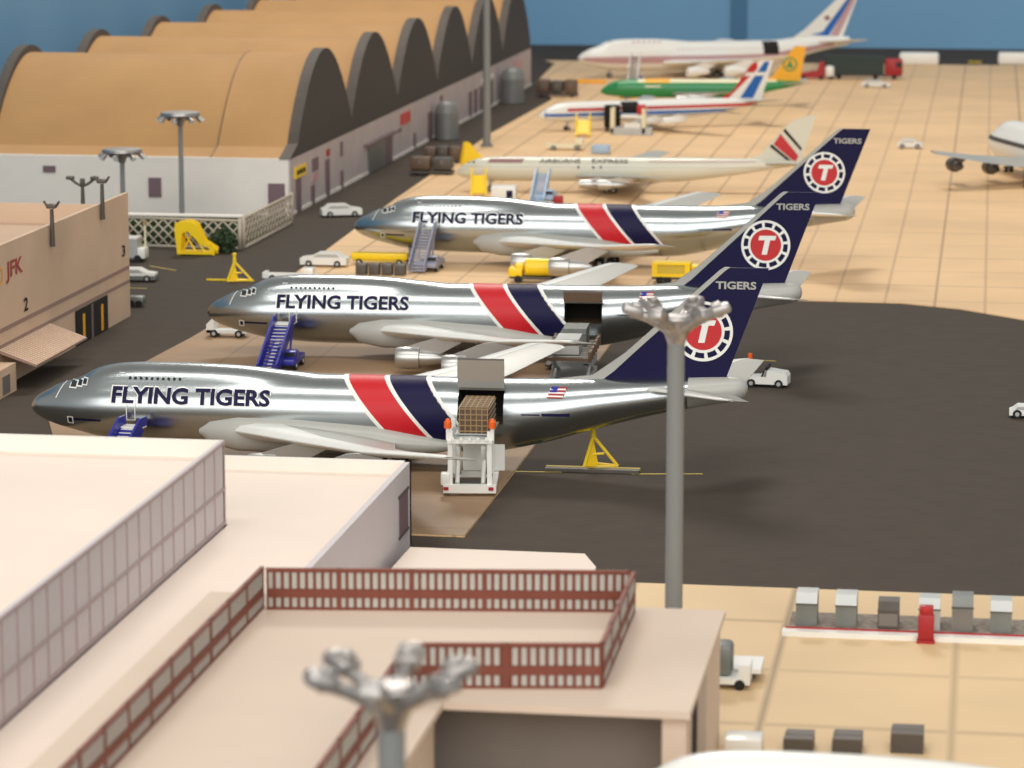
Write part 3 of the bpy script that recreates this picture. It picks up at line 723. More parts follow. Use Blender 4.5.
b = MB(); b.prism([(TX, 4.2), (TX+4.2, 2.7), (TX+4.2, 2.5), (TX, 3.9)], 'y', 316, 335, M_strp)
for k in range(24): b.prism([(TX, 4.28), (TX+4.2, 2.78), (TX+4.2, 2.68), (TX, 4.18)], 'y', 316.3+.78*k, 316.6+.78*k, M_tan)
tl(b, 'ribbed_canopy')
b = MB(); b.bb(TX, TX+2.0, 305, 315.8, 0, 3.0, M_tan); b.bb(TX+2.0, TX+2.1, 311, 313.4, .3, 2.2, M_fasc); tl(b, 'porch')

def small_lamp(x, y, z, h, label, two=False):
    b = MB(); b.cyl((0, 0, 0), .3, h, M_contd, 10, .22)
    if two:
        b.tube([(-1.6, 0, h+.9), (-.8, 0, h+.3), (0, 0, h-.1), (.8, 0, h+.3), (1.6, 0, h+.9)], .18, M_contd, 8)
        for s in (-1.6, 1.6): b.rbox((s, 0, h+1.0), (1.0, .8, .45), M_contd, .12)
        b.rbox((0, 0, h+.5), (.6, .6, .9), M_contd, .1)
    else:
        b.rbox((0, 0, h+.35), (1.1, .9, .5), M_contd, .12); b.tube([(-.5, 0, h+.3), (-.9, 0, h+.9)], .14, M_contd, 8); b.tube([(.5, 0, h+.3), (.9, 0, h+.9)], .14, M_contd, 8)
    return tag(b.build('wall_lamp', loc=(x, y, z)), label, 'lamp')
y1 = 335.4; small_lamp(TX+.35, y1, 12.8, 4.2, 'short dark lamp post on the tan building above the number 2')
small_lamp(TX+.35, 355.6, 13.4, 4.2, 'short dark lamp post on the tan building near its far corner')
q = at(83, 206, 11.3); small_lamp(q[0], q[1], 11.3, 2.6, 'small twin headed lamp rising behind the tan parapet', True)

# ------------------------------------------------------------------ ring floodlight towers
def ring_tower(px, ptop, x, y, label, h, R=3.0):
    t = thing('light_tower', label, 'lamp', (x, y, 0))
    b = MB(); b.cyl((0, 0, 0), .42, h, M_pole, 12, .34); b.cyl((0, 0, 0), .8, .3, M_pole, 12); b.build('pole', t)
    b = MB(); b.lathe([(R*.45, 0), (R*.9, .1), (R, .35), (R*.95, .75), (R*.7, .85), (.3, .9)], M_pewter, (0, 0, h-.1), 24)
    b.tube([(0, 0, h-1.4), (0, 0, h)], [.5, .9], M_pewter, 12); b.build('lamp_ring', t)
    for k in range(8):
        a = 2*PI*k/8; b = MB(); c = Vector((math.cos(a)*R*1.05, math.sin(a)*R*1.05, h-.35))
        b.tube([c*1.0+Vector((-.5*math.cos(a), -.5*math.sin(a), .35)), c+Vector((.25*math.cos(a), .25*math.sin(a), -.25))], [.3, .42], M_pewter, 10)
        b.disc(c+Vector((.28*math.cos(a), .28*math.sin(a), -.28)), (math.cos(a), math.sin(a), -1), .36, .08, M_wgrey, 10); b.build('lamp_head', t)
    return t
ring_tower(181, 112, -119.8, 456.5, 'tall ring topped floodlight pole beside the lattice fence', 16.4)
ring_tower(124, 155, *at(124, 232), 'shorter ring topped floodlight pole behind the tan building corner', 11.7)
b = MB(); b.cyl((0, 0, 0), .78, 33, M_pole, 14, .62); b.cyl((0, 0, 0), 1.2, .4, M_pole, 14)
q = at(487, 147); tag(b.build('light_pole', loc=(q[0], q[1], GB)), 'very tall plain grey pole rising out of the picture before the hangars', 'pole')

def arm_tower(x, y, h, label, n=6, rot=.3, k=1.0):
    t = thing('light_tower', label, 'lamp', (x, y, 0), 0)
    b = MB(); b.cyl((0, 0, 0), .62*k, h, M_pole, 18, .60*k); b.cyl((0, 0, 0), 1.1*k, .4, M_pole, 18); b.build('pole', t)
    b = MB(); b.lathe([(.6*k, -1.2), (.95*k, -.2), (1.15*k, .5), (.9*k, .75), (.2, .8)], M_pewter, (0, 0, h), 18); b.build('hub', t)
    for i in range(n):
        a = 2*PI*i/n+rot; ca, sa = math.cos(a), math.sin(a); D = lambda r, z: Vector((ca*r*k, sa*r*k, h+z*k))
        b = MB(); b.tube([D(.3, -.4), D(1.0, .1), D(1.9, .55), D(2.7, .8), D(3.2, .85)], [.42*k, .4*k, .32*k, .28*k, .25*k], M_pewter, 10)
        arm = b.build('arm', t)
        b = MB(); T = Matrix.Translation(D(3.0, 1.1)) @ Matrix.Rotation(a, 4, 'Z') @ Matrix.Rotation(-.35, 4, 'Y')
        b.rbox((0, 0, 0), (1.5*k, 1.15*k, .75*k), M_pewter, .24*k, M=T); b.rbox((-.15*k, 0, .4*k), (.7*k, .7*k, .45*k), M_pewter, .14*k, M=T)
        b.build('lamp_head', arm)
    return t
q = at(676, 326, 25.0); arm_tower(q[0], q[1], 25.0, 'six armed pewter light tower in front of the navy tails', 6, .2)
q = at(392, 700, 23.0); arm_tower(q[0], q[1], 23.0, 'blurred six armed pewter light tower closest to the camera', 6, .45, .98)

# ------------------------------------------------------------------ foreground terminal roofs
AZ, BZ, DZ = 12.7, 6.1, 9.0
t = thing('terminal_building', 'tall pale card block at lower left with a latticed glass side wall', 'building', (-75, 190, 0))
b = MB(); b.bb(-105, -57.3, 130, 228.0, 0, AZ-1.25, M_roof); o = b.build('roof_block', t, loc=(75, -190, 0))
b = MB(); b.bb(-105, -57, 228.0, 228.6, 0, AZ, M_white); b.bb(-105, -104.6, 130, 228, AZ-1.3, AZ, M_white); b.build('parapet', t, loc=(75, -190, 0))
b = MB(); b.bb(-57.3, -57.0, 130, 228.6, 0, AZ+.02, M_lilac)
y = 228.3
while y > 131: b.bb(-57.0, -56.93, y-.12, y+.12, BZ, AZ-.1, M_latt); y -= 3.05
for z in (AZ-.15, BZ+2.9, BZ+.25): b.bb(-57.0, -56.9, 130, 228.4, z-.12, z+.12, M_latt)
b.build('lattice_wall', t, loc=(75, -190, 0))
t = thing('terminal_building', 'lower white card block with a raised rim, in front of the first aircraft', 'building', (-52, 200, 0))
def bl(b, name): 
    for i, v in enumerate(b.v): b.v[i] = v-Vector((-52, 200, 0))
    return b.build(name, t)
b = MB(); b.bb(-56.8, -47.0, 196.2, 249.4, 0, BZ, M_roof); b.bb(-56.8, -50.1, 130, 196.2, 0, BZ, M_roof); b.bb(-75, -56.8, 228.8, 249.4, 0, BZ, M_roof); bl(b, 'roof_block')
b = MB(); b.bb(-75, -46.5, 249.4, 250.0, 0, 7.15, M_white); b.bb(-75, -74.5, 229, 249.4, BZ, 7.15, M_white); bl(b, 'parapet')
b = MB(); b.bb(-47.0, -46.5, 196.2, 250.0, 0, 7.15, M_lilac); b.bb(-46.5, -46.45, 244.5, 248.3, 1.8, 5.2, M_mauve); b.bb(-46.5, -46.4, 244.2, 248.6, 5.1, 5.3, M_contd); b.bb(-46.5, -46.4, 244.2, 248.6, 1.7, 1.9, M_contd); bl(b, 'side_wall')
b = MB(); b.prism([(-46.3, 196.2), (-29.8, 196.2), at(596, 567, 1.2), at(585, 553.5, 1.2), at(410, 547, 1.2)], 'z', 0, 1.2, M_roof)
tag(b.build('low_building'), 'low pale flat roof peeping out behind the brown railings', 'building')
t = thing('observation_building', 'beige flat roofed block with brown railings and a dark recessed front', 'building', (-32, 175, 0))
def dl(b, name, lab=None):
    for i, v in enumerate(b.v): b.v[i] = v-Vector((-32, 175, 0))
    o = b.build(name, t); 
    if lab: o['label'] = lab
    return o
b = MB(); b.bb(-50, -15.9, 172.0, 196.0, DZ-.45, DZ, M_tanroof); b.bb(-50, -30.2, 120, 172.0, DZ-.45, DZ, M_tanroof); dl(b, 'roof_slab')
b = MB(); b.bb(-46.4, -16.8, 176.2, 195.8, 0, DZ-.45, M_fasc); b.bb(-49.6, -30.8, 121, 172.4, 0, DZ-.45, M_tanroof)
b.bb(-17.6, -16.2, 173.0, 176.2, 0, DZ-.45, M_tanroof)
b.bb(-16.8, -16.2, 176.2, 195.8, 8.0, DZ-.45, M_tanroof); b.bb(-16.8, -16.2, 186, 195.8, 0, 8.0, M_tanroof); b.bb(-16.8, -16.75, 176.2, 186, 0, 8.0, M_dark)
dl(b, 'walls')
def railing(p0, p1, name='railing', h=2.75):
    b = MB(); p0 = Vector((p0[0], p0[1], DZ)); p1 = Vector((p1[0], p1[1], DZ)); d = p1-p0; L = d.length; u = d/L; a = math.atan2(d.y, d.x)
    def bar(s0, s1, z0, z1, m, th=.16):
        c = p0+u*((s0+s1)/2); b.box((c.x, c.y, DZ+(z0+z1)/2), (s1-s0, th, z1-z0), m, a)
    bar(0, L, h-.22, h, M_brick, .26); bar(0, L, .85, 1.35, M_brick, .22); bar(0, L, 0, .12, M_brick, .22)
    n = max(1, round(L/4.7)); 
    for k in range(n+1): 
        s = L*k/n; bar(max(0, s-.16), min(L, s+.16), 0, h, M_brick, .24)
    n2 = int(L/.52)
    bar(.05, L-.05, .1, h-.2, M_brick, .05)
    for k in range(n2):
        s = L*(k+.5)/n2; bar(s-.15, s+.15, 1.42, h-.28, M_pane, .13); bar(s-.15, s+.15, .2, .8, M_pane, .13)
    return dl(b, name)
railing((-45.2, 191.8), (-21.9, 194.6)); railing((-21.7, 194.6), (-21.5, 176.3)); railing((-32.6, 174.6), (-21.5, 176.2)); railing((-45.55, 192.2), (-45.5, 132))
railing((-32.7, 174.2), (-32.7, 140)) 

# ------------------------------------------------------------------ fence and bushes
def fence(p0, p1, h, label, step=1.5):
    p0 = Vector((*p0, 0)); p1 = Vector((*p1, 0)); d = p1-p0; L = d.length; u = d/L; b = MB(); a = math.atan2(d.y, d.x)
    m = mat('pale_lattice', srgb(196, 184, 164), .7)
    n = int(L/step)
    for sgn in (1, -1):
        for k in range(-int(h/step)-1, n+1):
            s0 = k*step; pts = []
            za, zb = 0.1, h; sa, sb = s0, s0+h
            if sa < 0: za += -sa; sa = 0
            if sb > L: zb -= (sb-L); sb = L
            if zb-za < .3 or sb <= sa: continue
            if sgn < 0: sa, sb = L-sa, L-sb
            A = p0+u*sa; B = p0+u*sb; b.tube([(A.x, A.y, za), (B.x, B.y, zb)], .12, m, 5)
    for z in (.15, h): b.tube([tuple(p0+Vector((0, 0, z))), tuple(p1+Vector((0, 0, z)))], .2, m, 6)
    for p in (p0, p1): b.cyl((p.x, p.y, 0), .28, h+.3, m, 8)
    return tag(b.build('lattice_fence'), label, 'fence')
fence((-121.5, 432), (-104.6, 430.5), 4.1, 'pale diamond lattice fence facing the camera before the white wall')
fence((-104.3, 431.5), (-103.9, 461), 4.4, 'pale diamond lattice fence running back along the roadway to the hangar', 1.9)
b = MB(); b.bb(-122, -105.2, 433.6, 435.4, 0, 4.2, M_bush); b.bb(-122.3, -105, 433.5, 435.5, 4.2, 4.4, M_white); tag(b.build('planter'), 'hedge planter with a white top ledge behind the lattice fence', 'planter')
def bush(x, y, r, h, label, z=0):
    b = MB(); rnd = random.Random(int(x*7+y))
    for k in range(170):
        a = rnd.uniform(0, 2*PI); q = rnd.random()**.5*r*.8; zz = rnd.uniform(.1, h*(1-.5*q/r)); c = Vector((q*math.cos(a), q*math.sin(a), zz))
        s = rnd.uniform(.25, .5)
        T = Matrix.Translation(c) @ Matrix.Rotation(rnd.uniform(0, 6), 4, 'Z') @ Matrix.Rotation(rnd.uniform(0, 3), 4, 'X')
        b.add([(0, 0, s), (s, 0, 0), (0, s, 0), (-s, 0, 0), (0, -s, 0), (0, 0, -s)], [(0, 1, 2), (0, 2, 3), (0, 3, 4), (0, 4, 1), (5, 2, 1), (5, 3, 2), (5, 4, 3), (5, 1, 4)], M_bush, False, T)
    b.cyl((0, 0, 0), .2, h*.4, M_brown, 6)
    return tag(b.build('bush', loc=(x, y, z)), label, 'bush')
bush(-106.3, 427.4, 2.2, 3.8, 'dark green bush at the corner of the lattice fence')

# ------------------------------------------------------------------ ground equipment builders
def wheel_set(b, xs, ys, r=.42, wd=.3):
    for x in xs:
        for y in ys: wheels(b, x, y, r, r, wd)

def stairs_truck(label, x, y, z, col, rz=0, h=4.6, steps=15, plain=False, name='boarding_stairs', tread=None, reach=7.6):
    """built pointing +Y: foot near y=-8, platform at y=0"""
    t = thing(name, label, 'stairs', (x, y, z), rz); tr = tread or M_wgrey
    y0, y1 = -reach, -1.2
    b = MB()
    for sx_ in (-1.05, 1.05):
        b.prism([(y0, .25), (y0+.7, .25), (y1+.5, h-.3), (y1, h+.1), (0, h+.1), (0, h+.95), (y1-.2, h+.95), (y0-.15, 1.25)], 'x', sx_-.11, sx_+.11, col)
    b.build('side_panel', t)
    b = MB()
    for k in range(steps):
        f_ = k/(steps-1); yy = y0+.3+(y1-y0)*f_; zz = .35+(h-.35)*f_
        wdt = .55 if (k < steps*.55 and not plain) else 1.7
        b.box((0, yy, zz), (1.9, (y1-y0)/steps+.05, .18), col); b.box((0, yy, zz+.1), (wdt, (y1-y0)/steps*.75, .06), tr)
    b.build('steps', t)
    b = MB(); b.box((0, -.6, h), (2.2, 1.3, .18), tr); b.build('platform', t)
    b = MB(); b.rbox((.9, -3.6, .95), (3.0, 5.6, .7), col, .15); b.rbox((1.75, -5.0, 1.6), (1.4, 1.6, 1.1), col, .2); b.box((1.75, -5.83, 1.75), (1.1, .05, .5), M_glass)
    b.tube([(.95, -2.2, 1.2), (.95, -.8, h-.1)], .13, col, 8); b.tube([(-.95, -2.2, 1.2), (-.95, -.8, h-.1)], .13, col, 8)
    b.build('chassis', t)
    for wx in (-.75, 2.2):
        for wy in (-5.3, -1.9):
            b = MB(); b.disc((wx, wy, .48), (1, 0, 0), .48, .36, M_rubber, 14); b.disc((wx, wy, .48), (1, 0, 0), .22, .4, M_wgrey, 10); b.build('wheel', t)
    return t

q = at(270, 371); stairs_truck('blue boarding stairs truck with white steps beside the middle freighter', q[0]+.6, 337.0, Z1, M_blue, .0, 4.4, reach=9.4)
q = at(120, 440); stairs_truck('blue boarding stairs truck beside the front freighter, foot hidden by white roof', -77.6, 277.4, Z1, M_blue, -.15, 3.9)
q = at(413, 277); stairs_truck('grey boarding stairs beside the furthest silver freighter', q[0]+.4, 416.6, GB, M_lav, -.05, 5.2, 15, True, tread=M_contl)
q = at(534, 205); stairs_truck('pale blue boarding stairs beside the long white jet', q[0]+.6, q[1]+6.5, GB, M_lblue, .0, 4.1, 12, True, tread=M_lblue)
q = at(632, 86); stairs_truck('pale grey boarding stairs below the far white jumbo', q[0], q[1]+8, GB, M_contl, 0.0, 6, 14, True, tread=M_mauve)

def stand(label, x, y, z, rz=0, h=3.8, wd=2.2, name='engine_stand'):
    """yellow moulded maintenance stand: two tall side plates, sloping deck and feet"""
    t = MB()
    for sx_ in (-wd/2, wd/2):
        t.prism([(-2.6, 0), (2.2, 0), (2.2, .6), (1.6, h), (.7, h), (-1.8, .9), (-2.6, .7)], 'x', sx_-.16, sx_+.16, M_yel)
    t.add([(-wd/2, -1.9, .75), (wd/2, -1.9, .75), (wd/2, .9, h*.72), (-wd/2, .9, h*.72), (-wd/2, -1.8, .55), (wd/2, -1.8, .55), (wd/2, 1.0, h*.66), (-wd/2, 1.0, h*.66)], [(0, 1, 2, 3), (7, 6, 5, 4), (0, 4, 5, 1), (1, 5, 6, 2), (2, 6, 7, 3), (3, 7, 4, 0)], M_yel)
    for k in range(4): t.box((0, -1.5+.7*k, .8+(h*.72-.8)*k/4+.1), (wd*.8, .12, .12), M_yel2)
    t.box((0, 1.2, h*.6), (wd, .3, .4), M_yel)
    return tag(t.build(name, loc=(x, y, z), rz=rz), label, 'maintenance stand')
q = at(479, 197); stand('yellow work stand beside the nose of the long white jet', q[0], q[1], GB, .15, 4.6, 2.3)
q = at(473, 165); stand('yellow work stand behind the nose of the long white jet', q[0], q[1], GB, 1.9, 3.9, 2.0)
q = at(583, 137); stand('yellow work stand before the red white and blue jet', q[0], q[1], GB, .1, 4.3, 2.6)
q = at(627, 99); stand('yellow work stand at the nose of the green jet', q[0], q[1], GB, 0, 3.6, 2.6)

def tripod(label, x, y, z, h=4.4, bar=True, rz=0, slab=False):
    t = MB(); r = .16
    A = [(-.75, -1.0, .15), (-.35, 1.1, .15), (2.3, .15, .15)]
    for p in A: t.tube([(0, 0, h*.72), p], r, M_yel, 8)
    t.tube([A[0], A[1]], r, M_yel, 8); t.tube([A[1], A[2]], r, M_yel, 8); t.tube([A[2], A[0]], r, M_yel, 8)
    t.tube([(0, 0, h*.68), (0, 0, h)], [.26, .2], M_yel, 10); t.rbox((0, 0, h), (.5, .5, .35), M_yel, .1)
    t.tube([(-.3, -.2, h*.3), (1.0, .1, h*.32)], .12, M_yel, 8)
    t.add([(-.7, -.9, .2), (.0, 0, h*.68), (.5, 0, .2)], [(0, 1, 2)], M_yel)
    if bar: t.box((-.6, 0, .15), (6.4, .35, .2), M_yel)
    return tag(t.build('tail_stand', loc=(x, y, z), rz=rz), label, 'support stand', 'yellow tripod stands')
q = at(591, 470); 
b = MB(); b.bb(-4.2, 4.6, -.5, .35, 0, .3, M_contd); b.bb(-4.2, 4.6, .35, .8, 0, .34, M_yel2); tag(b.build('ground_bar', loc=(q[0], q[1]-.9, 0.03)), 'dark bar edged in yellow lying under the tail stand on the black apron', 'ground bar')
tripod('yellow tripod stand propping the tail of the front freighter', q[0], q[1]+1.2, 0.03, 4.1, False)
q = at(228, 281); tripod('yellow tripod stand with a long foot bar on the dark roadway', q[0]+.9, q[1], 0, 3.6, True)

# big yellow stand near the fence
t = MB(); hh = 6.6
for yy in (-1.4, 1.4):
    t.prism([(-2.6, 0.1), (-2.0, 0.1), (-1.6, 4.2), (-.6, 4.6), (2.2, 2.0), (3.4, 1.6), (4.2, .1), (4.6, .1), (4.7, 1.4), (2.6, 2.7), (.9, hh-.5), (-.6, hh), (-3.0, hh-.5), (-3.1, 4.6)], 'y', yy-.16, yy+.16, M_yel)
t.box((-1.8, 0, hh-.9), (2.2, 2.8, .25), M_yel); t.box((-2.7, 0, 4.9), (.3, 2.8, .3), M_yel); t.box((.9, 0, .5), (7.0, 3.4, .5), M_yel)
t.box((-2.4, 0, 2.6), (.3, 2.8, 1.6), M_yel); t.tube([(-2, 0, .6), (.3, 0, 4.6)], .2, M_yel, 8); t.tube([(.6, 0, .6), (-1.6, 0, 4.2)], .2, M_yel, 8); t.tube([(2.6, -1.2, .7), (.4, -1.2, 4.2)], .18, M_yel, 8)
q = at(197, 254); tag(t.build('engine_stand', loc=(q[0]-.5, q[1]-.6, 0)), 'large yellow curved stand in front of the lattice fence', 'maintenance stand').scale = (.74, .74, .74)

# vehicles
def car_body(label, x, y, z, rz=0, L=4.6, wd=2.0, h=1.5, kind='car', col=None, name='service_car', k=1.0):
    col = col or M_wgrey; t = thing(name, label, 'vehicle', (x, y, z), rz); b = MB(); L *= k; wd *= k; h *= k
    if kind == 'car':
        p = [(-L/2, .3*k), (L/2, .3*k), (L/2, h*.62), (L*.28, h*.72), (L*.12, h), (-L*.3, h), (-L*.42, h*.7), (-L/2, h*.6)]
        b.prism(p, 'y', -wd/2, wd/2, col)
        for sd in (-1, 1): b.add([(-L*.3, sd*(wd/2+.02), h*.92), (L*.11, sd*(wd/2+.02), h*.92), (L*.22, sd*(wd/2+.02), h*.7), (-L*.36, sd*(wd/2+.02), h*.7)], [(0, 1, 2, 3)], M_contl)
    elif kind == 'flat':
        b.bb(-L/2, L/2, -wd/2, wd/2, .45*k, .95*k, col); b.bb(-L/2, -L*.44, -wd/2, wd/2, .95*k, 1.2*k, col)
        b.rbox((L*.36, 0, h*.75), (L*.22, wd, h*.9), col, .15); b.bb(L*.25, L*.26, -wd*.4, wd*.4, h*.8, h*1.1, M_glass)
    elif kind == 'tug':
        b.prism([(-L/2, .35*k), (L/2, .35*k), (L/2, h*.65), (L*.45, h*.85), (0, h), (-L*.05, h*.62), (-L/2, h*.55)], 'y', -wd/2, wd/2, col)
        b.prism([(-L*.1, h*.6), (L*.02, h*1.2), (L*.06, h*1.2), (L*.02, h*.6)], 'y', -wd/2, wd/2, M_dark)
        b.cyl((-L*.38, 0, h*.5), .12, h*.9, M_wgrey, 8); b.cyl((-L*.38, 0, h*1.4), .26, .8, M_org, 10)
    elif kind == 'frame':
        b.bb(-L/2, L/2, -wd/2, wd/2, .5, .85, col); b.prism([(-L*.5, .5), (-L*.28, .5), (-L*.33, 2.3), (-L*.5, 1.5)], 'y', -wd/2, wd/2, col); b.rbox((L*.38, 0, .95), (L*.2, wd, .6), col, .12)
    b.build('body', t)
    r = .45*k
    for wx in (-L*.31, L*.31):
        for wy in (-wd/2, wd/2):
            q = MB(); q.disc((wx, wy, r), (0, 1, 0), r, .3, M_rubber, 14); q.disc((wx, wy, r), (0, 1, 0), r*.5, .36, M_contl, 10); q.build('wheel', t)
    return t
q = at(325, 267); car_body('white pickup truck left of the furthest silver freighter', q[0], q[1], GB, PI, 6.4, 2.3, 1.9)
q = at(341, 216); car_body('white car driving on the dark roadway by the hangar', q[0], q[1], 0, .35, 6.2, 2.5, 1.9)
q = at(290, 282); car_body('white flatbed truck just behind the middle freighter', q[0], q[1], GB, 0, 7.0, 2.2, 1.5, 'flat')
q = at(228, 338); car_body('white towing frame in front of the middle freighter nose', q[0], q[1], Z1, 0, 4.8, 1.8, 1.5, 'frame', name='tow_tractor')
q = at(767, 386); car_body('white tug with an orange beacon behind the front freighter tail', q[0], q[1], 0, -.1, 4.8, 2.2, 1.9, 'tug', name='tow_tractor')
q = at(910, 149); car_body('white low vehicle with two big dark wheels on open concrete', q[0], q[1], GB, 0, 4.6, 2.0, 1.7)
q = at(876, 88); car_body('white car parked before the green truck', q[0], q[1], GB, 0, 6.6, 2.3, 1.7)
q = at(1019, 417); car_body('white vehicle cut off by the right edge on black apron', q[0]+1.1, q[1], 0, 0, 4.2, 1.8, 1.3)
q = at(568, 149); car_body('pale loader cart behind the long white jet', q[0], q[1]-3, GB, 0, 7, 2.2, 1.8, 'flat', M_cream, 'cargo_cart')
q = at(140, 283); t_ = car_body('white service car with a red lamp behind the tan building', q[0]-1.2, q[1]+2, 0, .1, 5.6, 2.4, 1.7)
b = MB(); b.cyl((-1.2, 0, 1.6), .15, 1.3, M_wgrey, 8); b.cyl((-1.2, 0, 2.8), .3, .8, M_dred, 8); b.bb(-2.9, 2.9, -1.26, 1.26, .25, .8, M_cont); b.build('beacon', t_)
q = at(134, 262); t_ = thing('catering_truck', 'white boxy truck with a tall marker post behind the tan building', 'vehicle', (q[0]-2.0, q[1]+1, 0))
b = MB(); b.bb(-3, 2.6, -1.2, 1.2, .6, 3.2, M_contl); b.rbox((2.9, 0, 1.2), (1.4, 2.3, 1.5), M_wgrey, .2); b.bb(-3, 2.6, -1.25, 1.25, 3.2, 3.4, M_wgrey); b.cyl((3.4, 0, 1), .14, 4, M_cream, 8); b.bb(3.15, 3.65, -.2, .2, 5, 5.7, M_net); b.build('body', t_)
for wx in (-2, 2.6):
    for wy in (-1.2, 1.2): w_ = MB(); w_.disc((wx, wy, .5), (0, 1, 0), .5, .3, M_rubber, 14); w_.build('wheel', t_)
q = at(133, 308); b = MB(); b.rbox((0, 0, .8), (2.2, 1.6, 1.1), M_cont, .35); b.disc((.5, -.85, .42), (0, 1, 0), .42, .2, M_rubber); b.disc((-.5, -.85, .42), (0, 1, 0), .42, .2, M_rubber)
tag(b.build('service_cart', loc=(q[0], q[1]+1.6, 0)), 'small grey cart at the near corner of the tan building', 'vehicle')

def tanker(label, px, py, col, rz=0, z=GB, L=8.6, boxy=False):
    q = at(px, py); t = thing('fuel_truck', label, 'truck', (q[0], q[1], z), rz)
    b = MB(); b.bb(-L/2+.3, L/2, -1.1, 1.1, .55, .85, M_contd); b.build('chassis', t)
    b = MB(); b.rbox((-L/2+1.0, 0, 1.35), (1.9, 2.2, 1.5), col, .35); b.rbox((-L/2+1.5, 0, 2.1), (1.2, 2.1, .9), col, .25); b.box((-L/2+.88, 0, 2.15), (.05, 1.7, .5), M_glass); b.build('cab', t)
    b = MB()
    if boxy:
        b.bb(-L/2+2.2, L/2, -1.2, 1.2, .9, 1.3, col); b.bb(-L/2+2.2, L/2, -1.2, 1.2, 2.5, 2.8, col); b.bb(-L/2+2.2, -L/2+2.9, -1.2, 1.2, 1.3, 2.5, col); b.bb(L/2-.7, L/2, -1.2, 1.2, 1.3, 2.5, col); b.bb(-L/2+2.9, L/2-.7, -1.0, 1.0, 1.3, 2.5, M_yel2)
    else: b.lathe([(.9, 0), (1.2, .15), (1.2, L-2.6), (.9, L-2.4)], col, (-L/2+2.2, 0, 2.0), 20, 'X')
    b.build('tank', t)
    for wx in (-L*.34, L*.22, L*.36):
        for wy in (-1.0, 1.0): w_ = MB(); w_.disc((wx, wy, .5), (0, 1, 0), .5, .3, M_rubber, 14); w_.build('wheel', t)
tanker('yellow tanker truck in front of the rear freighter engines', 541, 283.5, M_yel)
tanker('yellow box truck half hidden by the navy fin', 680, 284, M_yel, PI, GB, 7.2, True)

def simple_box(name, label, cat, px, py, d, m, z=GB, rz=0, group=None, r=.12, extra=None):
    q = at(px, py); b = MB(); b.rbox((0, 0, d[2]/2), d, m, r)
    if extra: extra(b)
    return tag(b.build(name, loc=(q[0], q[1]+d[1]/2, z), rz=rz), label, cat, group)
# yellow long dolly and dark bins by the nose of the third freighter
b = MB(); b.rbox((0, 0, 1.15), (7.8, 1.5, .9), M_yel, .15); b.bb(-3.6, 3.6, -.6, .6, .4, .8, M_yel2)
for x in (-2.8, 2.8):
    for y in (-.6, .6): wheels(b, x, y, .4, .4)
q = at(379, 266); tag(b.build('belt_loader', loc=(q[0], q[1]+.8, GB)), 'long low yellow cart under the nose of the furthest freighter', 'cart')
q = at(361, 276); labs = ('leftmost', 'second from left', 'third from left', 'rightmost')
for k in range(4):
    b = MB(); b.rbox((0, 0, .75), (1.45, 1.5, 1.5), M_contd, .14); b.bb(-.74, .74, -.8, .8, 1.28, 1.34, M_fasc)
    tag(b.build('cargo_bin', loc=(q[0]+1.75*k, q[1]+.7, GB)), labs[k]+' of the four dark bins beside the grey stairs', 'bin', 'dark cargo bins beside the stairs')

# dark luggage carts by the hangar road
def bags(label, px, py, k=1.0, n=3, z=0):
    q = at(px, py); t = thing('luggage_cart', label, 'cart', (q[0], q[1]+2, z))
    b = MB(); rnd = random.Random(px)
    b.bb(-4*k, 4*k, -1.5*k, 1.5*k, .4, .8, M_contd); b.build('bed', t)
    for i in range(n):
        x = -4*k+8*k*(i+.5)/n; b = MB(); b.rbox((x, 0, .8+1.3*k), (7.4*k/n, 2.8*k, 2.6*k*rnd.uniform(.8, 1.1)), M_contd if i % 2 else M_brown, .3*k); b.box((x, -1.42*k, 1.4+k), (.5*k, .1, .7*k), M_fasc); b.build('load', t)
    for wx in (-3*k, 3*k):
        for wy in (-1.3*k, 1.3*k): w_ = MB(); w_.disc((wx, wy, .4), (0, 1, 0), .4, .25, M_rubber, 12); w_.build('wheel', t)
bags('dark loaded cart near the nose of the long white jet', 430, 176, .95, 2); bags('dark loaded cart on the roadway behind the near one', 441, 164, .85, 3)
bags('dark loaded cart at the far end of the hangar road', 556, 98, 1.15, 3, GB)
simple_box('equipment_box', 'small white box with a dark hatch below the long white jet', 'box', 503, 202, (4.0, 2.4, 2.4), M_wgrey, extra=lambda b: b.bb(.5, 1.5, -1.25, -1.2, .5, 1.7, M_navy))
simple_box('equipment_box', 'small red box beside the pale blue stairs', 'box', 558, 206, (1.4, 1.4, 1.4), M_dred)
simple_box('equipment_box', 'low white slab at the foot of the pale blue stairs', 'box', 545, 209, (2.6, 1.2, .9), M_wgrey)
simple_box('utility_cart', 'pale blue cart standing behind the long white jet', 'cart', 600, 155, (3.4, 2.2, 1.6), M_lblue, r=.4)
simple_box('concrete_block', 'white rounded block at the far edge of the concrete, left one', 'block', 919, 66, (10.0, 4, 3.2), M_wgrey, r=.7)
simple_box('concrete_block', 'white rounded block at the far edge beside the right border', 'block', 1017, 66, (9.6, 4, 3.2), M_wgrey, r=.7)
simple_box('ground_bar', 'yellow bar lying behind the green jet nose', 'bar', 588, 84, (8.6, .6, .9), M_gold)
b = MB(); b.box((0, 0, .25), (3.4, .6, .5), M_yel2); b.rbox((-.4, 0, .6), (1.1, .5, .6), M_bush, .15)
q = at(975, 63); tag(b.build('tow_bar', loc=(q[0], q[1], 0)), 'small yellow and green piece between the two white blocks', 'tow bar')
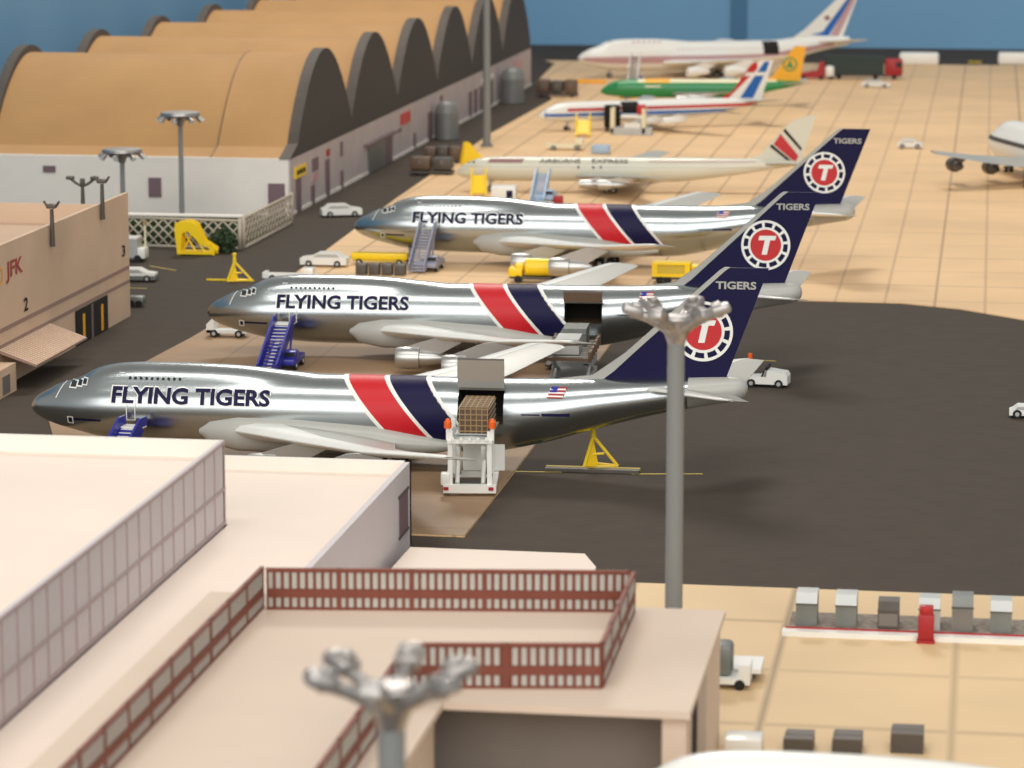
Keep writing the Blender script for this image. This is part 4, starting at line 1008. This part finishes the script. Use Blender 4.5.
# far truck
q = at(852, 80); t_ = thing('cargo_truck', 'dark green box truck with a red cab under the far wall', 'truck', (q[0]+1.0, q[1]+1.5, GB))
b = MB(); b.bb(-7.8, 6.4, -1.6, 1.6, 1.3, 5.6, M_truckg); 
for k in range(9): b.bb(-7.4+1.6*k, -7.2+1.6*k, -1.68, 1.68, 1.3, 5.6, M_truckg)
b.build('cargo_box', t_)
b = MB(); b.rbox((8.8, 0, 2.9), (4.2, 3.0, 4.2), M_dred, .6); b.box((10.0, -1.52, 3.6), (1.3, .05, 1.2), M_glass); b.build('cab', t_)
b = MB(); b.bb(-7.8, 10.6, -1.3, 1.3, .7, 1.2, M_contd); b.build('chassis', t_)
for wx in (-6, -4.2, 4.5, 9.0):
    for wy in (-1.4, 1.4): w_ = MB(); w_.disc((wx, wy, .6), (0, 1, 0), .6, .4, M_rubber, 12); w_.build('wheel', t_)
t_ = thing('tow_tractor', 'dark red tractor left of the green truck', 'vehicle', (*at(812, 80), GB)); b = MB(); b.prism([(-3, .4), (3, .4), (3, 4.2), (1.8, 4.2), (1.2, 2.2), (-3, 1.5)], 'y', -1.2, 1.2, M_dred); b.rbox((4.2, 0, 2.0), (2.2, 2, 2.6), M_wgrey, .6); b.build('body', t_)
for wx in (-2, 2.2):
    for wy in (-1.2, 1.2): w_ = MB(); w_.disc((wx, wy, .5), (0, 1, 0), .5, .3, M_rubber, 12); w_.build('wheel', t_)

# cargo loader of the front freighter -------------------------------------------------
def loader():
    q = at(470, 499); x, y = q; t = thing('cargo_loader', 'white lift loader with orange lamps at the front freighter door', 'loader', (x, y, Z1), .12)
    b = MB(); b.bb(-2.35, 2.35, 0.15, .9, .3, 1.0, M_wgrey); b.bb(-2.35, -1.85, .9, 7.4, .35, .8, M_wgrey); b.bb(1.85, 2.35, .9, 7.4, .35, .8, M_wgrey); b.bb(-2.35, 2.35, 6.9, 7.6, .35, .9, M_wgrey)
    b.bb(-1.8, 1.8, 2.6, 5.4, .3, .5, M_contd); b.rbox((-2.2, .8, 1.5), (.8, 1.0, 1.1), M_wgrey, .12)
    for s in (-2.1, 1.9): b.bb(s-.22, s+.22, .09, .15, .55, .85, M_dred)
    b.build('base_frame', t)
    for sx_, sy in ((-1.75, .8), (1.75, .8), (-1.75, 6.6), (1.75, 6.6)):
        b = MB(); b.box((sx_, sy, 3.3), (.42, .5, 5.0), M_wgrey); b.build('post', t)
    b = MB()
    for s in (-1.15, 1.15): b.tube([(s, 6.4, .9), (s, 1.3, 4.3)], .2, M_wgrey, 8); b.tube([(s, 1.3, .9), (s, 6.4, 4.3)], .2, M_wgrey, 8)
    b.build('scissor_lift', t)
    b = MB(); b.bb(-2.0, 2.0, .3, 7.3, 4.75, 5.05, M_wgrey)
    for k in range(5): b.disc((-1.5+.75*k, .35, 5.16), (0, 1, 0), .16, .5, M_wgrey, 8)
    for k in range(10): b.tube([(-1.8, .9+.65*k, 5.1), (1.8, .9+.65*k, 5.1)], .08, M_contl, 8)
    b.build('platform', t)
    for s in (-1.95, 2.0):
        b = MB(); b.bb(s-.16, s+.16, .5, .8, 5.0, 6.1, M_wgrey); b.build('guard_post', t)
        b = MB(); b.cyl((s, .65, 6.1), .34, .55, M_org, 12); b.tube([(s, .65, 6.6), (s, .65, 6.95)], [.34, .15], M_org, 12); b.build('beacon', t)
    b = MB(); b.bb(-.9, 2.9, 6.9, 7.1, 1.0, 3.4, M_wgrey); b.build('rear_panel', t)
    # netted pallet
    c = thing('cargo_pallet', 'brown netted cargo block riding on the white loader platform', 'cargo', (x+.1, y+1.6, Z1+5.3), .05)
    b = MB(); b.bb(-1.65, 1.65, 0, 6.0, 0, .12, M_contl); b.build('pallet', c)
    b = MB(); b.rbox((0, 3.0, 1.3), (2.7, 5.9, 2.35), M_cargo, .18); b.build('load', c)
    b = MB()
    for k in range(6):
        xx = -1.25+.5*k; b.bb(xx-.035, xx+.035, .0, .06, .15, 2.45, M_net); b.bb(xx-.035, xx+.035, .1, 5.9, 2.46, 2.52, M_net)
    for k in range(5): b.bb(-1.35, 1.35, .0, .07, .3+.5*k, .37+.5*k, M_net); b.bb(-1.4, -1.34, .1, 5.9, .3+.5*k, .37+.5*k, M_net); b.bb(1.34, 1.4, .1, 5.9, .3+.5*k, .37+.5*k, M_net)
    for k in range(7): b.bb(-1.35, 1.35, .3+.88*k, .38+.88*k, 2.46, 2.53, M_net)
    b.build('net', c)
loader()
# brown loader of the middle freighter
q = at(583, 352)
t = thing('cargo_loader', 'brown railed loader at the dark door of the middle freighter', 'loader', (-43.2, 322.6, Z1), .04)
b = MB(); b.bb(-2.3, 2.3, 0, 12.6, 3.3, 3.6, M_brown)
for k in range(10): b.tube([(-2.0, .8+1.2*k, 3.64), (2.0, .8+1.2*k, 3.64)], .07, M_contl, 6)
b.build('platform', t)
for s in (-2.35, 2.35):
    b = MB(); b.bb(s-.12, s+.12, 0, 12.6, 3.55, 4.2, M_brown)
    for k in range(6): b.bb(s-.2, s+.2, .4+2.3*k, .7+2.3*k, 3.1, 4.3, M_brown)
    b.build('side_rail', t)
b = MB(); b.bb(-2.2, 2.2, .2, 12, .4, .8, M_contl)
for s in (-1.9, 1.9):
    b.tube([(s, 1, .8), (s, 10, 3.3)], .18, M_contl, 8); b.tube([(s, 10, .8), (s, 1, 3.3)], .18, M_contl, 8)
b.build('scissor_base', t)
for wx in (-1.9, 1.9):
    for wy in (1.5, 10.5): w_ = MB(); w_.disc((wx, wy, .42), (1, 0, 0), .42, .4, M_rubber, 12); w_.build('wheel', t)
for k, (yy, m, lab, hh_) in enumerate(((323.6, M_contl, 'pale grey cargo container nearer the camera on the brown loader', 1.7), (329.6, M_cont, 'dark grey cargo container at the open door on the brown loader', 1.9))):
    b = MB(); b.prism([(-1.4, 0), (1.4, 0), (1.4, hh_), (-1.1, hh_), (-1.4, hh_-.4)], 'y', 0, 4.2, m); b.bb(-1.42, 1.42, -.03, 0, hh_*.62, hh_*.66, M_contd); b.bb(-1.42, 1.42, -.03, 4.2, 0, .1, M_contd)
    tag(b.build('cargo_container', loc=(-43.5, yy, Z1+3.73), rz=.04), lab, 'container')
# dolly and pale vehicle in front of it
q = at(575, 372); b = MB(); b.bb(-2.6, 2.6, -1.8, 1.8, .55, 1.5, M_contl); b.bb(-2.7, 2.7, -1.9, 1.9, .4, .6, M_contd)
for x in (-1.8, 1.8):
    for y in (-1.8, 1.8): wheels(b, x, y, .4, .4)
tag(b.build('cargo_dolly', loc=(q[0]-.6, q[1]+1.5, Z1)), 'flat grey dolly between the front freighter and the brown loader', 'dolly')
q = at(572, 358); b = MB(); b.rbox((0, 0, 1.0), (3.6, 1.5, .7), M_cream, .2); b.rbox((1.2, 0, 1.5), (.9, 1.3, .6), M_wgrey, .12); b.rbox((-1.5, 0, 1.4), (.5, .5, .6), M_dred, .1)
for x in (-1.2, 1.2):
    for y in (-.7, .7): wheels(b, x, y, .4, .4)
tag(b.build('baggage_tug', loc=(q[0], q[1]+1.2, Z1)), 'low cream tug in front of the brown loader', 'vehicle')
# far loader by the red white blue jet
q = at(632, 136); b = MB(); b.bb(-4.2, 3.8, -1.6, 1.6, 0, 1.4, M_contl); b.bb(-2.2, 2.2, -1.5, 1.5, 3.3, 3.9, M_wgrey)
for x in (-4.0, 2.2): b.bb(x-.3, x+.3, -1.6, -1.2, .3, 5.2, M_cream); b.bb(x-.3, x+.3, 1.2, 1.6, .3, 5.2, M_cream)
b.tube([(-1.8, 0, 1.4), (1.8, 0, 3.3)], .3, M_wgrey, 8); b.bb(-1.6, 1.6, -1.4, 1.4, 1.4, 2.4, M_wgrey); b.rbox((1.6, 0, 4.9), (1.6, 1.6, 1.9), M_lred, .2)
tag(b.build('cargo_loader', loc=(q[0], q[1]+1.5, GB)), 'white lift loader with a red load at the red white and blue jet', 'loader')
b = MB(); b.rbox((0, 0, 3.0), (3.0, 2.4, 4.4), M_dark, .2); b.bb(-1.3, 1.3, -1, 1, 0, .9, M_contd)
q = at(612, 131); tag(b.build('cargo_container', loc=(q[0]+.3, q[1]-2.2, GB)), 'tall black container beside the white loader of the striped jet', 'container')

# ------------------------------------------------------------------ near right: container row
b = MB(); xl, xr = at(788, 636)[0], 14.0; y0_ = 224.0
b.bb(xl, xr, y0_+1.0, y0_+5.6, GB, GB+.5, M_gravel); b.bb(xl-.4, xr, y0_, y0_+1.0, GB, GB+.4, M_wgrey); b.bb(xl-.2, xr, y0_+.9, y0_+1.05, GB+.4, GB+.52, M_dred)
tag(b.build('loading_strip'), 'long gravel topped strip with a white kerb at lower right', 'strip')
names = ('first container from the left on the gravel strip, pale sloped top', 'second container from the left on the gravel strip, green grey', 'short brownish container third from the left on the gravel strip', 'container standing behind the red stand on the gravel strip', 'tallest dark grey container just right of the red stand', 'container furthest right on the gravel strip, white banded top')
spec = ((806, 2.3, M_cont, 1), (845, 2.25, M_cont, 1), (888, 1.9, M_contd, 0), (929, 2.2, M_contl, 1), (962, 2.5, M_cont, 0), (1000, 2.2, M_cont, 2))
for lab, (px, h, m, tp) in zip(names, spec):
    q = at(px, 629, .65); b = MB(); wd = 1.55
    b.prism([(-1.2, 0), (1.1, 0), (1.1, h), (-.5, h), (-1.2, h*.72)], 'x', -wd/2, wd/2, m)
    if tp: b.prism([(-1.22, h*.73), (-.5, h+.02), (1.1, h+.02), (1.1, h+.06), (-.52, h+.06), (-1.24, h*.74)], 'x', -wd/2, wd/2, M_contl)
    else: b.bb(-wd/2+.1, wd/2-.1, -1.22, -1.2, .2, h*.6, M_fasc)
    b.bb(-wd/2-.04, wd/2+.04, -1.23, -1.17, h*.68, h*.74, M_contd)
    tag(b.build('cargo_container', loc=(q[0], y0_+2.5, GB+.52)), lab, 'container', 'cargo containers on the gravel strip')
q = at(925, 644); b = MB(); b.bb(-.65, .65, -.3, .3, 0, .25, M_dred); b.rbox((0, 0, 1.2), (1.15, .5, 1.9), M_dred, .08); b.rbox((0, .15, 2.4), (1.0, .6, .8), M_dred, .08); b.box((0, -.17, 2.55), (.3, .06, .3), M_lred)
tag(b.build('service_stand', loc=(q[0], q[1]-.3, GB)), 'red upright stand in front of the fourth container', 'stand')
for px, py, lab, hgt, dx in ((797, 757, 'left dark flat container beside the bottom border', 1.0, 1.9), (846, 757, 'middle dark flat container above the white fuselage', 1.0, 1.9), (906, 756, 'right dark container above the white fuselage, taller and wider', 1.3, 2.1)):
    q = at(px, py); b = MB(); b.prism([(-dx/2, 0), (dx/2, 0), (dx/2, hgt), (-dx/2+.1, hgt), (-dx/2, hgt-.2)], 'y', 0, 2.4, M_contd); b.bb(-dx/2, dx/2, .0, .12, hgt, hgt+.05, M_fasc)
    b.bb(-dx/2+.05, dx/2-.05, 1.1, 1.2, hgt, hgt+.04, M_fasc)
    tag(b.build('cargo_container', loc=(q[0], q[1], GB)), lab, 'container', 'dark containers above the white fuselage')
# white cart with grey load at the building corner
q = at(738, 694); t_ = thing('luggage_cart', 'white cart carrying a rough grey load beside the railed building', 'cart', (q[0]-1.2, q[1]+.3, GB))
b = MB(); b.bb(-1.9, 2.0, 0, 2.6, .4, .8, M_wgrey); b.bb(1.2, 2.0, 0, 2.2, .8, 1.8, M_wgrey); b.bb(-1.9, 2.6, 2.0, 5.6, .7, 1.0, M_wgrey); b.bb(-1.5, 2.2, 2.4, 5.2, .3, .7, M_contd); b.build('body', t_)
b = MB(); b.rbox((-.3, 1.6, 1.9), (2.0, 2.2, 2.2), M_cont, .35); b.build('load', t_)
for wx in (-1.2, 1.3):
    for wy in (.1, 2.6): w_ = MB(); w_.disc((wx, wy, .38), (0, 1, 0), .38, .24, M_rubber, 12); w_.build('wheel', t_)
simple_box('equipment_box', 'white box at the foot of the railed building near the bottom border', 'box', 742, 757, (2.4, 2.2, 1.0), M_wgrey)
